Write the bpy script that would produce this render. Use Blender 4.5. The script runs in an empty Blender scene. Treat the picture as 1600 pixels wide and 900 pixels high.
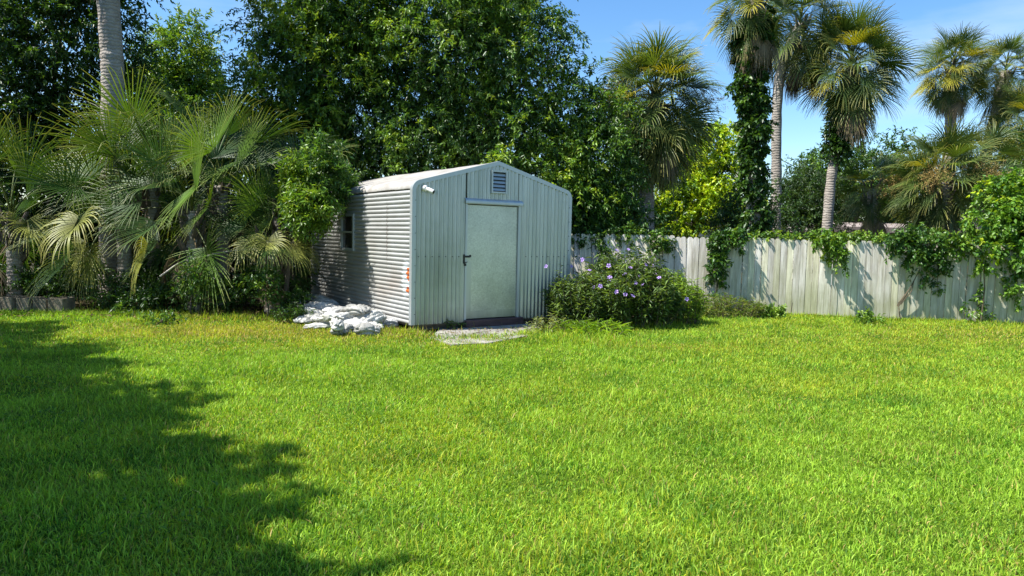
import bpy, math, random
import numpy as np
from mathutils import Vector, Matrix, noise
PI = math.pi
rad = math.radians
random.seed(7)
rng = np.random.default_rng(7)
SC = bpy.context.scene
COL = SC.collection

# ------------------------------------------------------------------ camera, sky, sun, exposure
CAMH = 1.65
cam_d = bpy.data.cameras.new('camera')
cam = bpy.data.objects.new('camera', cam_d); COL.objects.link(cam)
cam_d.sensor_width = 36; cam_d.lens = 36 * 1100 / 1600
cam_d.clip_start = 0.05; cam_d.clip_end = 1500
CAMROT = Matrix.Rotation(rad(90 - 4.3), 3, 'X') @ Matrix.Rotation(rad(1.2), 3, 'Z')
cam.matrix_world = Matrix.Translation((0, 0, CAMH)) @ CAMROT.to_4x4()
SC.camera = cam

SUN_AZ, SUN_EL = 18.0, 57.0          # azimuth: degrees behind due-left of the camera
s_dir = Vector((-math.cos(rad(SUN_AZ)) * math.cos(rad(SUN_EL)), -math.sin(rad(SUN_AZ)) * math.cos(rad(SUN_EL)), math.sin(rad(SUN_EL))))
w = bpy.data.worlds.new('World'); SC.world = w; w.use_nodes = True
nt = w.node_tree; nt.nodes.clear()
sky = nt.nodes.new('ShaderNodeTexSky'); sky.sky_type = 'NISHITA'; sky.sun_disc = False
sky.sun_elevation = rad(SUN_EL); sky.sun_rotation = math.atan2(s_dir.x, s_dir.y)
sky.air_density = 1.0; sky.dust_density = 0.3; sky.ozone_density = 3.0; sky.altitude = 0
bg = nt.nodes.new('ShaderNodeBackground'); bg.inputs['Strength'].default_value = 0.112
wo = nt.nodes.new('ShaderNodeOutputWorld')
# thin high cloud streaks mixed over the sky
tc = nt.nodes.new('ShaderNodeTexCoord'); mp = nt.nodes.new('ShaderNodeMapping')
mp.inputs['Scale'].default_value = (1.2, 1.2, 5.0); mp.inputs['Rotation'].default_value = (0.25, 0.2, 0.4)
nz = nt.nodes.new('ShaderNodeTexNoise'); nz.inputs['Scale'].default_value = 2.6; nz.inputs['Detail'].default_value = 7; nz.inputs['Roughness'].default_value = 0.55
rp = nt.nodes.new('ShaderNodeValToRGB'); rp.color_ramp.elements[0].position = 0.50; rp.color_ramp.elements[1].position = 0.85
rp.color_ramp.elements[1].color = (0.45, 0.45, 0.45, 1)
mx = nt.nodes.new('ShaderNodeMix'); mx.data_type = 'RGBA'; mx.inputs['B'].default_value = (4.6, 5.1, 5.6, 1)
hs = nt.nodes.new('ShaderNodeHueSaturation'); hs.inputs['Saturation'].default_value = 1.22
L = nt.links.new
L(tc.outputs['Generated'], mp.inputs['Vector']); L(mp.outputs['Vector'], nz.inputs['Vector']); L(nz.outputs['Fac'], rp.inputs['Fac'])
L(sky.outputs['Color'], hs.inputs['Color']); L(hs.outputs['Color'], mx.inputs['A']); L(rp.outputs['Color'], mx.inputs['Factor'])
L(mx.outputs['Result'], bg.inputs['Color']); L(bg.outputs['Background'], wo.inputs['Surface'])

sd = bpy.data.lights.new('sun', 'SUN'); sd.energy = 5.0; sd.angle = rad(0.53); sd.color = (1.0, 0.965, 0.90)
sun = bpy.data.objects.new('sun', sd); COL.objects.link(sun)
sun.rotation_euler = s_dir.to_track_quat('Z', 'Y').to_euler(); sun.location = s_dir * 60
SC.view_settings.view_transform = 'Standard'; SC.view_settings.look = 'None'
SC.view_settings.gamma = 1; SC.view_settings.use_curve_mapping = False
SC.view_settings.exposure = 1.0
SC.cycles.max_bounces = 8; SC.cycles.transparent_max_bounces = 8; SC.cycles.transmission_bounces = 4
SC.cycles.diffuse_bounces = 4; SC.cycles.glossy_bounces = 3
SC.cycles.use_denoising = True

# ------------------------------------------------------------------ helpers
def at(x, y, Y):
    """world point seen at photo pixel (x, y) (1600x900) at distance Y in front of the camera"""
    d = CAMROT @ Vector(((x - 800) / 1100, (450 - y) / 1100, -1))
    t = Y / d.y
    return Vector((0, 0, CAMH)) + d * t
def gnd(x, y, z=0):
    d = CAMROT @ Vector(((x - 800) / 1100, (450 - y) / 1100, -1))
    t = (z - CAMH) / d.z
    return Vector((0, 0, CAMH)) + d * t

def tag(o, label=None, cat=None, group=None, kind=None):
    if label: o['label'] = label
    if cat: o['category'] = cat
    if group: o['group'] = group
    if kind: o['kind'] = kind
    return o
def empty(name, loc, rz=0, label=None, cat=None, group=None):
    o = bpy.data.objects.new(name, None); COL.objects.link(o)
    o.location = loc; o.rotation_euler = (0, 0, rz); o.empty_display_size = 0.2
    return tag(o, label, cat, group)
def link(name, me, parent=None, mat=None):
    o = bpy.data.objects.new(name, me); COL.objects.link(o)
    if mat and not me.materials: me.materials.append(mat)
    if parent: o.parent = parent
    return o

class MB:
    """collects simple solids; build() links them as ONE mesh"""
    def __init__(s): s.v = []; s.f = []; s.c = []; s.col = (1, 1, 1, 1)
    def add(s, vs, fs):
        b = len(s.v); s.v += [tuple(p) for p in vs]; s.c += [s.col] * len(vs)
        s.f += [tuple(i + b for i in f) for f in fs]; return s
    def box(s, x0, y0, z0, x1, y1, z1, M=None):
        vs = [Vector(p) for p in ((x0,y0,z0),(x1,y0,z0),(x1,y1,z0),(x0,y1,z0),(x0,y0,z1),(x1,y0,z1),(x1,y1,z1),(x0,y1,z1))]
        if M is not None: vs = [M @ p for p in vs]
        return s.add(vs, [(0,3,2,1),(4,5,6,7),(0,1,5,4),(1,2,6,5),(2,3,7,6),(3,0,4,7)])
    def tube(s, pts, rs, n=8, cap=True, wob=0, seed=0):
        pts = [Vector(p) for p in pts]; b = len(s.v); vs = []; fs = []
        up = Vector((0, 0, 1))
        x = None
        for i, p in enumerate(pts):
            t = (pts[min(i + 1, len(pts) - 1)] - pts[max(i - 1, 0)])
            if t.length < 1e-9: t = up
            t.normalize()
            if x is None: x = t.orthogonal().normalized()
            x = (x - t * x.dot(t)).normalized(); y = t.cross(x)
            r = rs[i] if hasattr(rs, '__len__') else rs
            for k in range(n):
                a = 2 * PI * k / n
                rr = r
                if wob: rr *= 1 + wob * noise.noise(Vector((math.cos(a) * 1.3 + seed, math.sin(a) * 1.3, p.z * 1.6 + p.x + p.y)))
                vs.append(p + x * math.cos(a) * rr + y * math.sin(a) * rr)
        for i in range(len(pts) - 1):
            for k in range(n):
                k2 = (k + 1) % n
                fs.append((i * n + k, i * n + k2, (i + 1) * n + k2, (i + 1) * n + k))
        if cap:
            fs.append(tuple(reversed(range(n)))); m = (len(pts) - 1) * n; fs.append(tuple(m + k for k in range(n)))
        return s.add(vs, fs)
    def mesh(s, name, mat, origin=(0, 0, 0), smooth=False, rot=0, bevel=0):
        me = bpy.data.meshes.new(name)
        o = Vector(origin); Rm = Matrix.Rotation(-rot, 3, 'Z')
        me.from_pydata([Rm @ (Vector(p) - o) for p in s.v], [], s.f); me.update()
        ca = me.color_attributes.new('col', 'FLOAT_COLOR', 'POINT')
        ca.data.foreach_set('color', [c for q in s.c for c in q])
        if mat: me.materials.append(mat)
        if smooth: me.polygons.foreach_set('use_smooth', [True] * len(me.polygons))
        return me
    def build(s, name, mat, parent=None, origin=None, smooth=False, bevel=0):
        """verts are given in the parent's frame, unless origin='world'"""
        me = s.mesh(name, mat, origin if origin is not None else (0, 0, 0), smooth)
        ob = link(name, me, parent)
        if bevel:
            m = ob.modifiers.new('bevel', 'BEVEL'); m.width = bevel; m.segments = 2; m.limit_method = 'ANGLE'
        return ob

def np_mesh(name, V, tris, mat, C=None, smooth=False):
    """fast triangle mesh from numpy arrays"""
    me = bpy.data.meshes.new(name)
    V = np.ascontiguousarray(V, dtype=np.float32); T = np.ascontiguousarray(tris, dtype=np.int32)
    me.vertices.add(len(V)); me.vertices.foreach_set('co', V.ravel())
    me.loops.add(T.size); me.loops.foreach_set('vertex_index', T.ravel())
    me.polygons.add(len(T)); me.polygons.foreach_set('loop_start', np.arange(0, T.size, 3, dtype=np.int32))
    if smooth: me.polygons.foreach_set('use_smooth', np.ones(len(T), dtype=bool))
    me.update(calc_edges=True)
    if C is not None:
        ca = me.color_attributes.new('col', 'FLOAT_COLOR', 'POINT')
        cc = np.ones((len(V), 4), dtype=np.float32); cc[:, :3] = C
        ca.data.foreach_set('color', cc.ravel())
    if mat: me.materials.append(mat)
    return me

def unit(a): return a / np.maximum(np.linalg.norm(a, axis=-1, keepdims=True), 1e-9)
def rdir(n): return unit(rng.normal(size=(n, 3)))

def leaf_arrays(P, D, N, Ln, Wd, C, fold=0.25, curl=0.15):
    """diamond leaves folded along the midrib: 4 verts, 2 tris each"""
    n = len(P); D = unit(D); N = unit(N - (N * D).sum(1, keepdims=True) * D); S = np.cross(D, N)
    Ln = np.broadcast_to(Ln, (n,))[:, None]; Wd = np.broadcast_to(Wd, (n,))[:, None]
    V = np.empty((n, 4, 3), dtype=np.float32)
    V[:, 0] = P
    mid = P + D * Ln * 0.42
    V[:, 1] = mid + S * Wd * 0.5 + N * Wd * fold
    V[:, 2] = P + D * Ln - N * Ln * curl
    V[:, 3] = mid - S * Wd * 0.5 + N * Wd * fold
    b = (np.arange(n) * 4)[:, None]
    T = np.concatenate([b + [0, 1, 2], b + [0, 2, 3]], axis=1).reshape(-1, 3)
    return V.reshape(-1, 3), T, np.repeat(C, 4, axis=0)

def join_arrays(lst):
    Vs, Ts, Cs, o = [], [], [], 0
    for V, T, C in lst:
        Vs.append(V); Ts.append(T + o); Cs.append(C); o += len(V)
    return np.concatenate(Vs), np.concatenate(Ts), np.concatenate(Cs)

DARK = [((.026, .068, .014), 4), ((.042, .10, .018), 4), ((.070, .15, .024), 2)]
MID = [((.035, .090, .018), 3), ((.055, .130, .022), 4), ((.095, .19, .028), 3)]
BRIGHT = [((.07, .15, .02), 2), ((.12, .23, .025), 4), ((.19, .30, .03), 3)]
YELLOW = [((.17, .29, .02), 2), ((.34, .50, .02), 4), ((.48, .60, .03), 4)]
JUNI = [((.035, .075, .025), 3), ((.05, .11, .03), 3), ((.075, .13, .035), 1)]
def pick(pal, n):
    c = np.array([p[0] for p in pal]); p = np.array([p[1] for p in pal], float); p /= p.sum()
    return c[rng.choice(len(c), size=n, p=p)]

def sprays(cen, dr, nl, slen, lL, lW, pal=None, colors=None, droop=0.25, spread=0.95):
    """leafy twigs: nl leaves along each twig"""
    n = len(cen)
    cs = colors if colors is not None else pick(pal, n)
    dr = unit(dr); sl = slen * rng.uniform(.6, 1.3, n)
    t = rng.uniform(0.05, 1.0, (n, nl))
    base = cen[:, None] + dr[:, None] * (t * sl[:, None])[..., None]
    base[..., 2] -= (t ** 2) * droop * sl[:, None]
    base += rng.normal(size=base.shape) * 0.02
    base = base.reshape(-1, 3)
    dd = unit(np.repeat(dr, nl, axis=0) * 0.55 + rdir(n * nl) * spread + np.array([0, 0, -droop]))
    N = rdir(n * nl) * 0.75 + np.array([0, 0, 1.0]) - np.repeat(dr, nl, axis=0) * 0.2
    m = n * nl
    C = np.repeat(cs, nl, axis=0) * rng.uniform(.72, 1.3, (m, 1)) * (1 + rng.normal(size=(m, 3)) * .06)
    s = rng.uniform(.6, 1.25, m)
    return leaf_arrays(base, dd, N, lL * s, lW * s, np.clip(C, .004, .8))

def bump(d, k, seed):
    r = np.random.default_rng(seed); o = np.ones(len(d))
    for i in range(7):
        f = r.normal(size=3) * (1.6 + i * 1.0); o += k * np.sin(d @ f + r.uniform(0, 6.28)) / (1 + .35 * i)
    return o

def blob_points(blobs, n, inner=0.38, k=.22, up=0.0):
    """points (biased to the outside) and outward directions in lumpy ellipsoids (cx,cy,cz,rx,ry,rz)"""
    B = np.array(blobs, float)
    wgt = (B[:, 3] * B[:, 4] * B[:, 5]) ** (0.72); wgt /= wgt.sum()
    idx = rng.choice(len(B), size=n, p=wgt)
    d = rdir(n); r = rng.uniform(0, 1, n) ** inner
    out = np.empty((n, 3))
    for i in range(len(B)):
        m = idx == i
        if m.any(): out[m] = B[i, :3] + d[m] * (r[m] * bump(d[m], k, i * 17 + 3))[:, None] * B[i, 3:6]
    dirs = unit(d / B[idx, 3:6] * B[idx, 3:6].mean(1, keepdims=True) + rdir(n) * .55 + np.array([0, 0, up]))
    return out, dirs, idx

# ------------------------------------------------------------------ materials
def new_mat(name):
    m = bpy.data.materials.new(name); m.use_nodes = True
    t = m.node_tree; t.nodes.clear()
    o = t.nodes.new('ShaderNodeOutputMaterial'); b = t.nodes.new('ShaderNodeBsdfPrincipled')
    t.links.new(b.outputs[0], o.inputs[0]); return m, t, b, o
def leaf_mat(name, trans=0.32, rough=0.42, tint=(1.5, 1.35, .5), spec=.5):
    m, t, b, o = new_mat(name); n = t.nodes; l = t.links.new
    a = n.new('ShaderNodeAttribute'); a.attribute_name = 'col'
    l(a.outputs['Color'], b.inputs['Base Color']); b.inputs['Roughness'].default_value = rough
    b.inputs['Specular IOR Level'].default_value = spec
    mu = n.new('ShaderNodeMix'); mu.data_type = 'RGBA'; mu.blend_type = 'MULTIPLY'; mu.inputs['Factor'].default_value = 1
    mu.inputs['B'].default_value = (*tint, 1); l(a.outputs['Color'], mu.inputs['A'])
    tr = n.new('ShaderNodeBsdfTranslucent'); l(mu.outputs['Result'], tr.inputs['Color'])
    ms = n.new('ShaderNodeMixShader'); ms.inputs[0].default_value = trans
    l(b.outputs[0], ms.inputs[1]); l(tr.outputs[0], ms.inputs[2]); l(ms.outputs[0], o.inputs[0])
    return m
def noise_mat(name, c1, c2, scale=6, rough=.8, bump_s=.3, detail=6, stretch=(1, 1, 1), metallic=0, c3=None, attr=False, bscale=None, spec=.4):
    m, t, b, o = new_mat(name); n = t.nodes; l = t.links.new
    tc = n.new('ShaderNodeTexCoord'); mp = n.new('ShaderNodeMapping'); mp.inputs['Scale'].default_value = stretch
    nz = n.new('ShaderNodeTexNoise'); nz.inputs['Scale'].default_value = scale; nz.inputs['Detail'].default_value = detail; nz.inputs['Roughness'].default_value = .62
    l(tc.outputs['Object'], mp.inputs[0]); l(mp.outputs[0], nz.inputs['Vector'])
    r = n.new('ShaderNodeValToRGB'); r.color_ramp.elements[0].position = .33; r.color_ramp.elements[1].position = .68
    r.color_ramp.elements[0].color = (*c1, 1); r.color_ramp.elements[1].color = (*c2, 1)
    if c3: e = r.color_ramp.elements.new(.5); e.color = (*c3, 1)
    l(nz.outputs['Fac'], r.inputs[0]); src = r.outputs[0]
    if attr:
        a = n.new('ShaderNodeAttribute'); a.attribute_name = 'col'
        mu = n.new('ShaderNodeMix'); mu.data_type = 'RGBA'; mu.blend_type = 'MULTIPLY'; mu.inputs['Factor'].default_value = 1
        l(src, mu.inputs['A']); l(a.outputs['Color'], mu.inputs['B']); src = mu.outputs['Result']
    l(src, b.inputs['Base Color']); b.inputs['Roughness'].default_value = rough; b.inputs['Metallic'].default_value = metallic
    b.inputs['Specular IOR Level'].default_value = spec
    if bump_s:
        n2 = n.new('ShaderNodeTexNoise'); n2.inputs['Scale'].default_value = bscale or scale * 4; n2.inputs['Detail'].default_value = 5
        l(mp.outputs[0], n2.inputs['Vector'])
        bp = n.new('ShaderNodeBump'); bp.inputs['Strength'].default_value = bump_s; bp.inputs['Distance'].default_value = .02
        l(n2.outputs['Fac'], bp.inputs['Height']); l(bp.outputs[0], b.inputs['Normal'])
    return m
M = {}
M['leaf'] = leaf_mat('leaf')
M['grass'] = leaf_mat('grass_blade', .40, .5, (1.25, 1.3, .35), .22)
M['frond'] = leaf_mat('palm_frond', .28, .42, (1.5, 1.4, .4), .32)
M['dead'] = leaf_mat('dead_frond', .2, .8, (1.1, 1.0, .8), .15)
M['bark'] = noise_mat('bark', (.055, .042, .032), (.17, .14, .11), 5, .9, .8, stretch=(3, 3, .8))
M['twig'] = noise_mat('vine_stem', (.06, .05, .03), (.14, .11, .07), 12, .9, .3)
# palm trunk with leaf-scar rings
def palm_trunk_mat():
    m, t, b, o = new_mat('palm_trunk'); n = t.nodes; l = t.links.new
    tc = n.new('ShaderNodeTexCoord')
    nz = n.new('ShaderNodeTexNoise'); nz.inputs['Scale'].default_value = 3.2; nz.inputs['Detail'].default_value = 8; nz.inputs['Roughness'].default_value = .7
    l(tc.outputs['Object'], nz.inputs['Vector'])
    r = n.new('ShaderNodeValToRGB'); r.color_ramp.elements[0].position = .3; r.color_ramp.elements[1].position = .7
    r.color_ramp.elements[0].color = (.22, .19, .16, 1); r.color_ramp.elements[1].color = (.44, .40, .35, 1)
    l(nz.outputs['Fac'], r.inputs[0])
    wv = n.new('ShaderNodeTexWave'); wv.wave_type = 'BANDS'; wv.bands_direction = 'Z'; wv.inputs['Scale'].default_value = 4.2
    wv.inputs['Distortion'].default_value = 5.5; wv.inputs['Detail'].default_value = 3; wv.inputs['Detail Scale'].default_value = 2.5
    l(tc.outputs['Object'], wv.inputs['Vector'])
    mp = n.new('ShaderNodeMapping'); mp.inputs['Scale'].default_value = (14, 14, 2.2); l(tc.outputs['Object'], mp.inputs[0])
    n3 = n.new('ShaderNodeTexNoise'); n3.inputs['Scale'].default_value = 2.2; n3.inputs['Detail'].default_value = 4; l(mp.outputs[0], n3.inputs['Vector'])
    r2 = n.new('ShaderNodeValToRGB'); r2.color_ramp.elements[0].position = .0; r2.color_ramp.elements[1].position = .35
    r2.color_ramp.elements[0].color = (.78, .76, .74, 1); r2.color_ramp.elements[1].color = (1, 1, 1, 1)
    l(wv.outputs['Fac'], r2.inputs[0])
    mu = n.new('ShaderNodeMix'); mu.data_type = 'RGBA'; mu.blend_type = 'MULTIPLY'; mu.inputs['Factor'].default_value = 1
    l(r.outputs[0], mu.inputs['A']); l(r2.outputs[0], mu.inputs['B']); l(mu.outputs['Result'], b.inputs['Base Color'])
    ad = n.new('ShaderNodeMath'); ad.operation = 'ADD'; l(wv.outputs['Fac'], ad.inputs[0]); l(n3.outputs['Fac'], ad.inputs[1])
    bp = n.new('ShaderNodeBump'); bp.inputs['Strength'].default_value = .6; bp.inputs['Distance'].default_value = .015
    l(ad.outputs[0], bp.inputs['Height']); l(bp.outputs[0], b.inputs['Normal']); b.inputs['Roughness'].default_value = .9
    b.inputs['Specular IOR Level'].default_value = .2
    return m
M['palm_trunk'] = palm_trunk_mat()
M['soil'] = noise_mat('soil', (.028, .022, .013), (.085, .065, .035), 3, .95, .6, c3=(.045, .04, .018), spec=.1)
M['lawn_soil'] = noise_mat('lawn_thatch', (.035, .070, .008), (.12, .13, .022), 2.2, 1, .5, c3=(.060, .11, .010), spec=.03)
M['wood_brown'] = noise_mat('step_wood', (.045, .026, .024), (.13, .075, .07), 5, .8, .3, stretch=(.5, 4, 4))
M['wood_old'] = noise_mat('old_timber', (.09, .075, .055), (.24, .20, .15), 6, .9, .5, stretch=(.5, 4, 4))
M['concrete'] = noise_mat('concrete', (.13, .12, .10), (.38, .355, .31), 3, .9, .6, c3=(.27, .25, .22))
M['block'] = noise_mat('concrete_block', (.07, .06, .04), (.27, .23, .165), 5, .95, .6)
M['black'] = noise_mat('dark_metal', (.012, .012, .012), (.03, .03, .03), 20, .5, 0)
M['camwhite'] = noise_mat('white_plastic', (.70, .69, .66), (.8, .79, .76), 8, .4, 0)
M['roofing'] = noise_mat('house_roof', (.22, .18, .16), (.36, .30, .27), 8, .9, .2)
M['stucco'] = noise_mat('house_wall', (.50, .47, .42), (.62, .58, .52), 3, .9, .1)
M['darkglass'] = noise_mat('dark_window', (.015, .016, .018), (.03, .03, .033), 3, .12, 0)
M['petal'] = noise_mat('purple_petal', (.30, .18, .50), (.45, .32, .66), 30, .6, 0)
M['polewood'] = noise_mat('weathered_pole', (.34, .31, .27), (.55, .50, .44), 4, .9, .3, stretch=(3, 3, .5))

def metal(name, base=(.56, .58, .57), rough=.42, metallic=.75, dirt=(.30, .28, .24), dirt_amt=.5, streak=(6, 6, .5), kind=None):
    m, t, b, o = new_mat(name); n = t.nodes; l = t.links.new
    tc = n.new('ShaderNodeTexCoord'); mp = n.new('ShaderNodeMapping'); mp.inputs['Scale'].default_value = streak
    l(tc.outputs['Object'], mp.inputs[0])
    nz = n.new('ShaderNodeTexNoise'); nz.inputs['Scale'].default_value = 1.1; nz.inputs['Detail'].default_value = 8; nz.inputs['Roughness'].default_value = .65
    l(mp.outputs[0], nz.inputs['Vector'])
    r = n.new('ShaderNodeValToRGB'); r.color_ramp.elements[0].position = .42; r.color_ramp.elements[1].position = .75
    r.color_ramp.elements[0].color = (0, 0, 0, 1); r.color_ramp.elements[1].color = (dirt_amt, dirt_amt, dirt_amt, 1)
    l(nz.outputs['Fac'], r.inputs[0])
    mi = n.new('ShaderNodeMix'); mi.data_type = 'RGBA'; mi.inputs['A'].default_value = (*base, 1); mi.inputs['B'].default_value = (*dirt, 1)
    l(r.outputs[0], mi.inputs['Factor']); src = mi.outputs['Result']
    def mask(cx, cy, cz, sx, sy, sz, soft, nsc, namp):
        """noise-edged patch around an object-space point"""
        m2 = n.new('ShaderNodeMapping'); m2.vector_type = 'TEXTURE'
        m2.inputs['Location'].default_value = (cx, cy, cz); m2.inputs['Scale'].default_value = (sx, sy, sz); l(tc.outputs['Object'], m2.inputs[0])
        ln = n.new('ShaderNodeVectorMath'); ln.operation = 'LENGTH'; l(m2.outputs[0], ln.inputs[0])
        q = n.new('ShaderNodeTexNoise'); q.inputs['Scale'].default_value = nsc; q.inputs['Detail'].default_value = 5; l(tc.outputs['Object'], q.inputs['Vector'])
        a1 = n.new('ShaderNodeMath'); a1.operation = 'MULTIPLY_ADD'; l(q.outputs['Fac'], a1.inputs[0]); a1.inputs[1].default_value = namp; l(ln.outputs['Value'], a1.inputs[2])
        mr = n.new('ShaderNodeMapRange'); mr.inputs['From Min'].default_value = 1 + namp * .5; mr.inputs['From Max'].default_value = 1 + namp * .5 - soft
        mr.inputs['To Min'].default_value = 0; mr.inputs['To Max'].default_value = 1
        l(a1.outputs[0], mr.inputs['Value']); return mr.outputs[0]
    def over(src, fac, col, k=1):
        if k != 1:
            mm = n.new('ShaderNodeMath'); mm.operation = 'MULTIPLY'; mm.inputs[1].default_value = k; l(fac, mm.inputs[0]); fac = mm.outputs[0]
        x = n.new('ShaderNodeMix'); x.data_type = 'RGBA'; l(src, x.inputs['A']); x.inputs['B'].default_value = (*col, 1); l(fac, x.inputs['Factor']); return x.outputs['Result']
    if kind == 'front':
        src = over(src, mask(1.6, 0, .05, 5, 5, .38, .9, 5, .9), (.17, .18, .12), .6)
        src = over(src, mask(.5, 0, 1.0, .5, 5, .9, 1.0, 4, 1.4), (.22, .25, .20), .5)
    if kind == 'side':
        src = over(src, mask(0, 2.9, .9, 2, 2.4, 1.25, .9, 2.5, .8), (.20, .18, .13), .55)       # grime towards the back
        src = over(src, mask(0, .95, 1.62, 2, .035, .75, .7, 9, 1.2), (.13, .09, .07), .6)      # rusty drip line
        src = over(src, mask(0, .62, .80, 2, .42, .34, .8, 16, 1.5), (.28, .19, .14), .35)
        src = over(src, mask(0, 1.15, .62, 2, .65, .3, .8, 14, 1.6), (.30, .23, .18), .35)
        src = over(src, mask(0, .20, .88, 2, .17, .36, .3, 9, .7), (.74, .77, .80), .9)          # white paint smear
        src = over(src, mask(0, .10, .96, 2, .085, .12, .1, 14, .7), (.62, .14, .03), 1)         # orange marks
        src = over(src, mask(0, .11, .70, 2, .085, .055, .1, 14, .7), (.62, .14, .03), 1)
    if kind == 'door':
        vo = n.new('ShaderNodeTexVoronoi'); vo.inputs['Scale'].default_value = 55; l(tc.outputs['Object'], vo.inputs['Vector'])
        rr = n.new('ShaderNodeMapRange'); rr.inputs['To Min'].default_value = rough - .05; rr.inputs['To Max'].default_value = rough + .12
        cr = n.new('ShaderNodeMapRange'); cr.inputs['To Min'].default_value = .70; cr.inputs['To Max'].default_value = 1.12
        n5 = n.new('ShaderNodeTexNoise'); n5.inputs['Scale'].default_value = 26; n5.inputs['Detail'].default_value = 4; n5.inputs['Roughness'].default_value = .7; l(tc.outputs['Object'], n5.inputs['Vector'])
        av = n.new('ShaderNodeMath'); av.operation = 'MULTIPLY_ADD'; l(vo.outputs['Color'], av.inputs[0]); av.inputs[1].default_value = .45; l(n5.outputs['Fac'], av.inputs[2])
        cr.inputs['From Min'].default_value = .35; cr.inputs['From Max'].default_value = 1.1; l(av.outputs[0], cr.inputs['Value'])
        vm = n.new('ShaderNodeVectorMath'); vm.operation = 'SCALE'; l(src, vm.inputs[0]); l(cr.outputs[0], vm.inputs['Scale']); src = vm.outputs[0]
        l(vo.outputs['Color'], rr.inputs['Value']); l(rr.outputs[0], b.inputs['Roughness'])
        nb = n.new('ShaderNodeTexNoise'); nb.inputs['Scale'].default_value = 60; nb.inputs['Detail'].default_value = 3; l(tc.outputs['Object'], nb.inputs['Vector'])
        bp = n.new('ShaderNodeBump'); bp.inputs['Strength'].default_value = .35; bp.inputs['Distance'].default_value = .006
        l(nb.outputs['Fac'], bp.inputs['Height']); l(bp.outputs[0], b.inputs['Normal'])
    else:
        b.inputs['Roughness'].default_value = rough
        nb = n.new('ShaderNodeTexNoise'); nb.inputs['Scale'].default_value = 9; nb.inputs['Detail'].default_value = 4; l(tc.outputs['Object'], nb.inputs['Vector'])
        bp = n.new('ShaderNodeBump'); bp.inputs['Strength'].default_value = .12; bp.inputs['Distance'].default_value = .01
        l(nb.outputs['Fac'], bp.inputs['Height']); l(bp.outputs[0], b.inputs['Normal'])
    l(src, b.inputs['Base Color']); b.inputs['Metallic'].default_value = metallic
    return m
M['front_metal'] = metal('corrugated_front', (.47, .50, .475), .34, .6, (.22, .26, .23), .6, (6, 6, .5), 'front')
M['side_metal'] = metal('corrugated_side', (.46, .465, .455), .5, .35, (.31, .30, .28), .7, (1.5, .8, 3), 'side')
M['roof_metal'] = metal('roof_sheet', (.46, .44, .41), .6, .3, (.22, .20, .17), .9, (2, 3, 3))
M['trim_metal'] = metal('galvanised_trim', (.48, .51, .52), .42, .5, (.40, .42, .41), .6)
M['door_metal'] = metal('door_sheet', (.58, .61, .55), .34, .75, (.30, .33, .29), .8, (1, 1, 1), 'door')
M['sack'] = noise_mat('woven_sack', (.30, .29, .26), (.62, .61, .585), 4, .6, .7, bscale=24, attr=True)

def fence_mat():
    m, t, b, o = new_mat('weathered_pickets'); n = t.nodes; l = t.links.new
    tc = n.new('ShaderNodeTexCoord'); mp = n.new('ShaderNodeMapping'); mp.inputs['Scale'].default_value = (9, 9, .7); l(tc.outputs['Object'], mp.inputs[0])
    nz = n.new('ShaderNodeTexNoise'); nz.inputs['Scale'].default_value = 2.4; nz.inputs['Detail'].default_value = 9; nz.inputs['Roughness'].default_value = .7; l(mp.outputs[0], nz.inputs['Vector'])
    r = n.new('ShaderNodeValToRGB'); r.color_ramp.elements[0].position = .30; r.color_ramp.elements[1].position = .62
    r.color_ramp.elements[0].color = (.38, .34, .27, 1); r.color_ramp.elements[1].color = (.90, .85, .755, 1); l(nz.outputs['Fac'], r.inputs[0])
    a = n.new('ShaderNodeAttribute'); a.attribute_name = 'col'
    mu = n.new('ShaderNodeMix'); mu.data_type = 'RGBA'; mu.blend_type = 'MULTIPLY'; mu.inputs['Factor'].default_value = 1
    l(r.outputs[0], mu.inputs['A']); l(a.outputs['Color'], mu.inputs['B'])
    # algae near the foot
    sp = n.new('ShaderNodeSeparateXYZ'); l(tc.outputs['Object'], sp.inputs[0])
    n2 = n.new('ShaderNodeTexNoise'); n2.inputs['Scale'].default_value = 2.2; n2.inputs['Detail'].default_value = 6; l(tc.outputs['Object'], n2.inputs['Vector'])
    ma = n.new('ShaderNodeMath'); ma.operation = 'MULTIPLY_ADD'; l(n2.outputs['Fac'], ma.inputs[0]); ma.inputs[1].default_value = -2.2; l(sp.outputs['Z'], ma.inputs[2])
    mr = n.new('ShaderNodeMapRange'); mr.inputs['From Min'].default_value = .2; mr.inputs['From Max'].default_value = -1.0; mr.inputs['To Max'].default_value = .6; l(ma.outputs[0], mr.inputs['Value'])
    mi = n.new('ShaderNodeMix'); mi.data_type = 'RGBA'; l(mu.outputs['Result'], mi.inputs['A']); mi.inputs['B'].default_value = (.27, .28, .13, 1); l(mr.outputs[0], mi.inputs['Factor'])
    l(mi.outputs['Result'], b.inputs['Base Color']); b.inputs['Roughness'].default_value = .85; b.inputs['Specular IOR Level'].default_value = .2
    bp = n.new('ShaderNodeBump'); bp.inputs['Strength'].default_value = .35; bp.inputs['Distance'].default_value = .01; l(nz.outputs['Fac'], bp.inputs['Height']); l(bp.outputs[0], b.inputs['Normal'])
    return m
M['fence'] = fence_mat()

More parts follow.
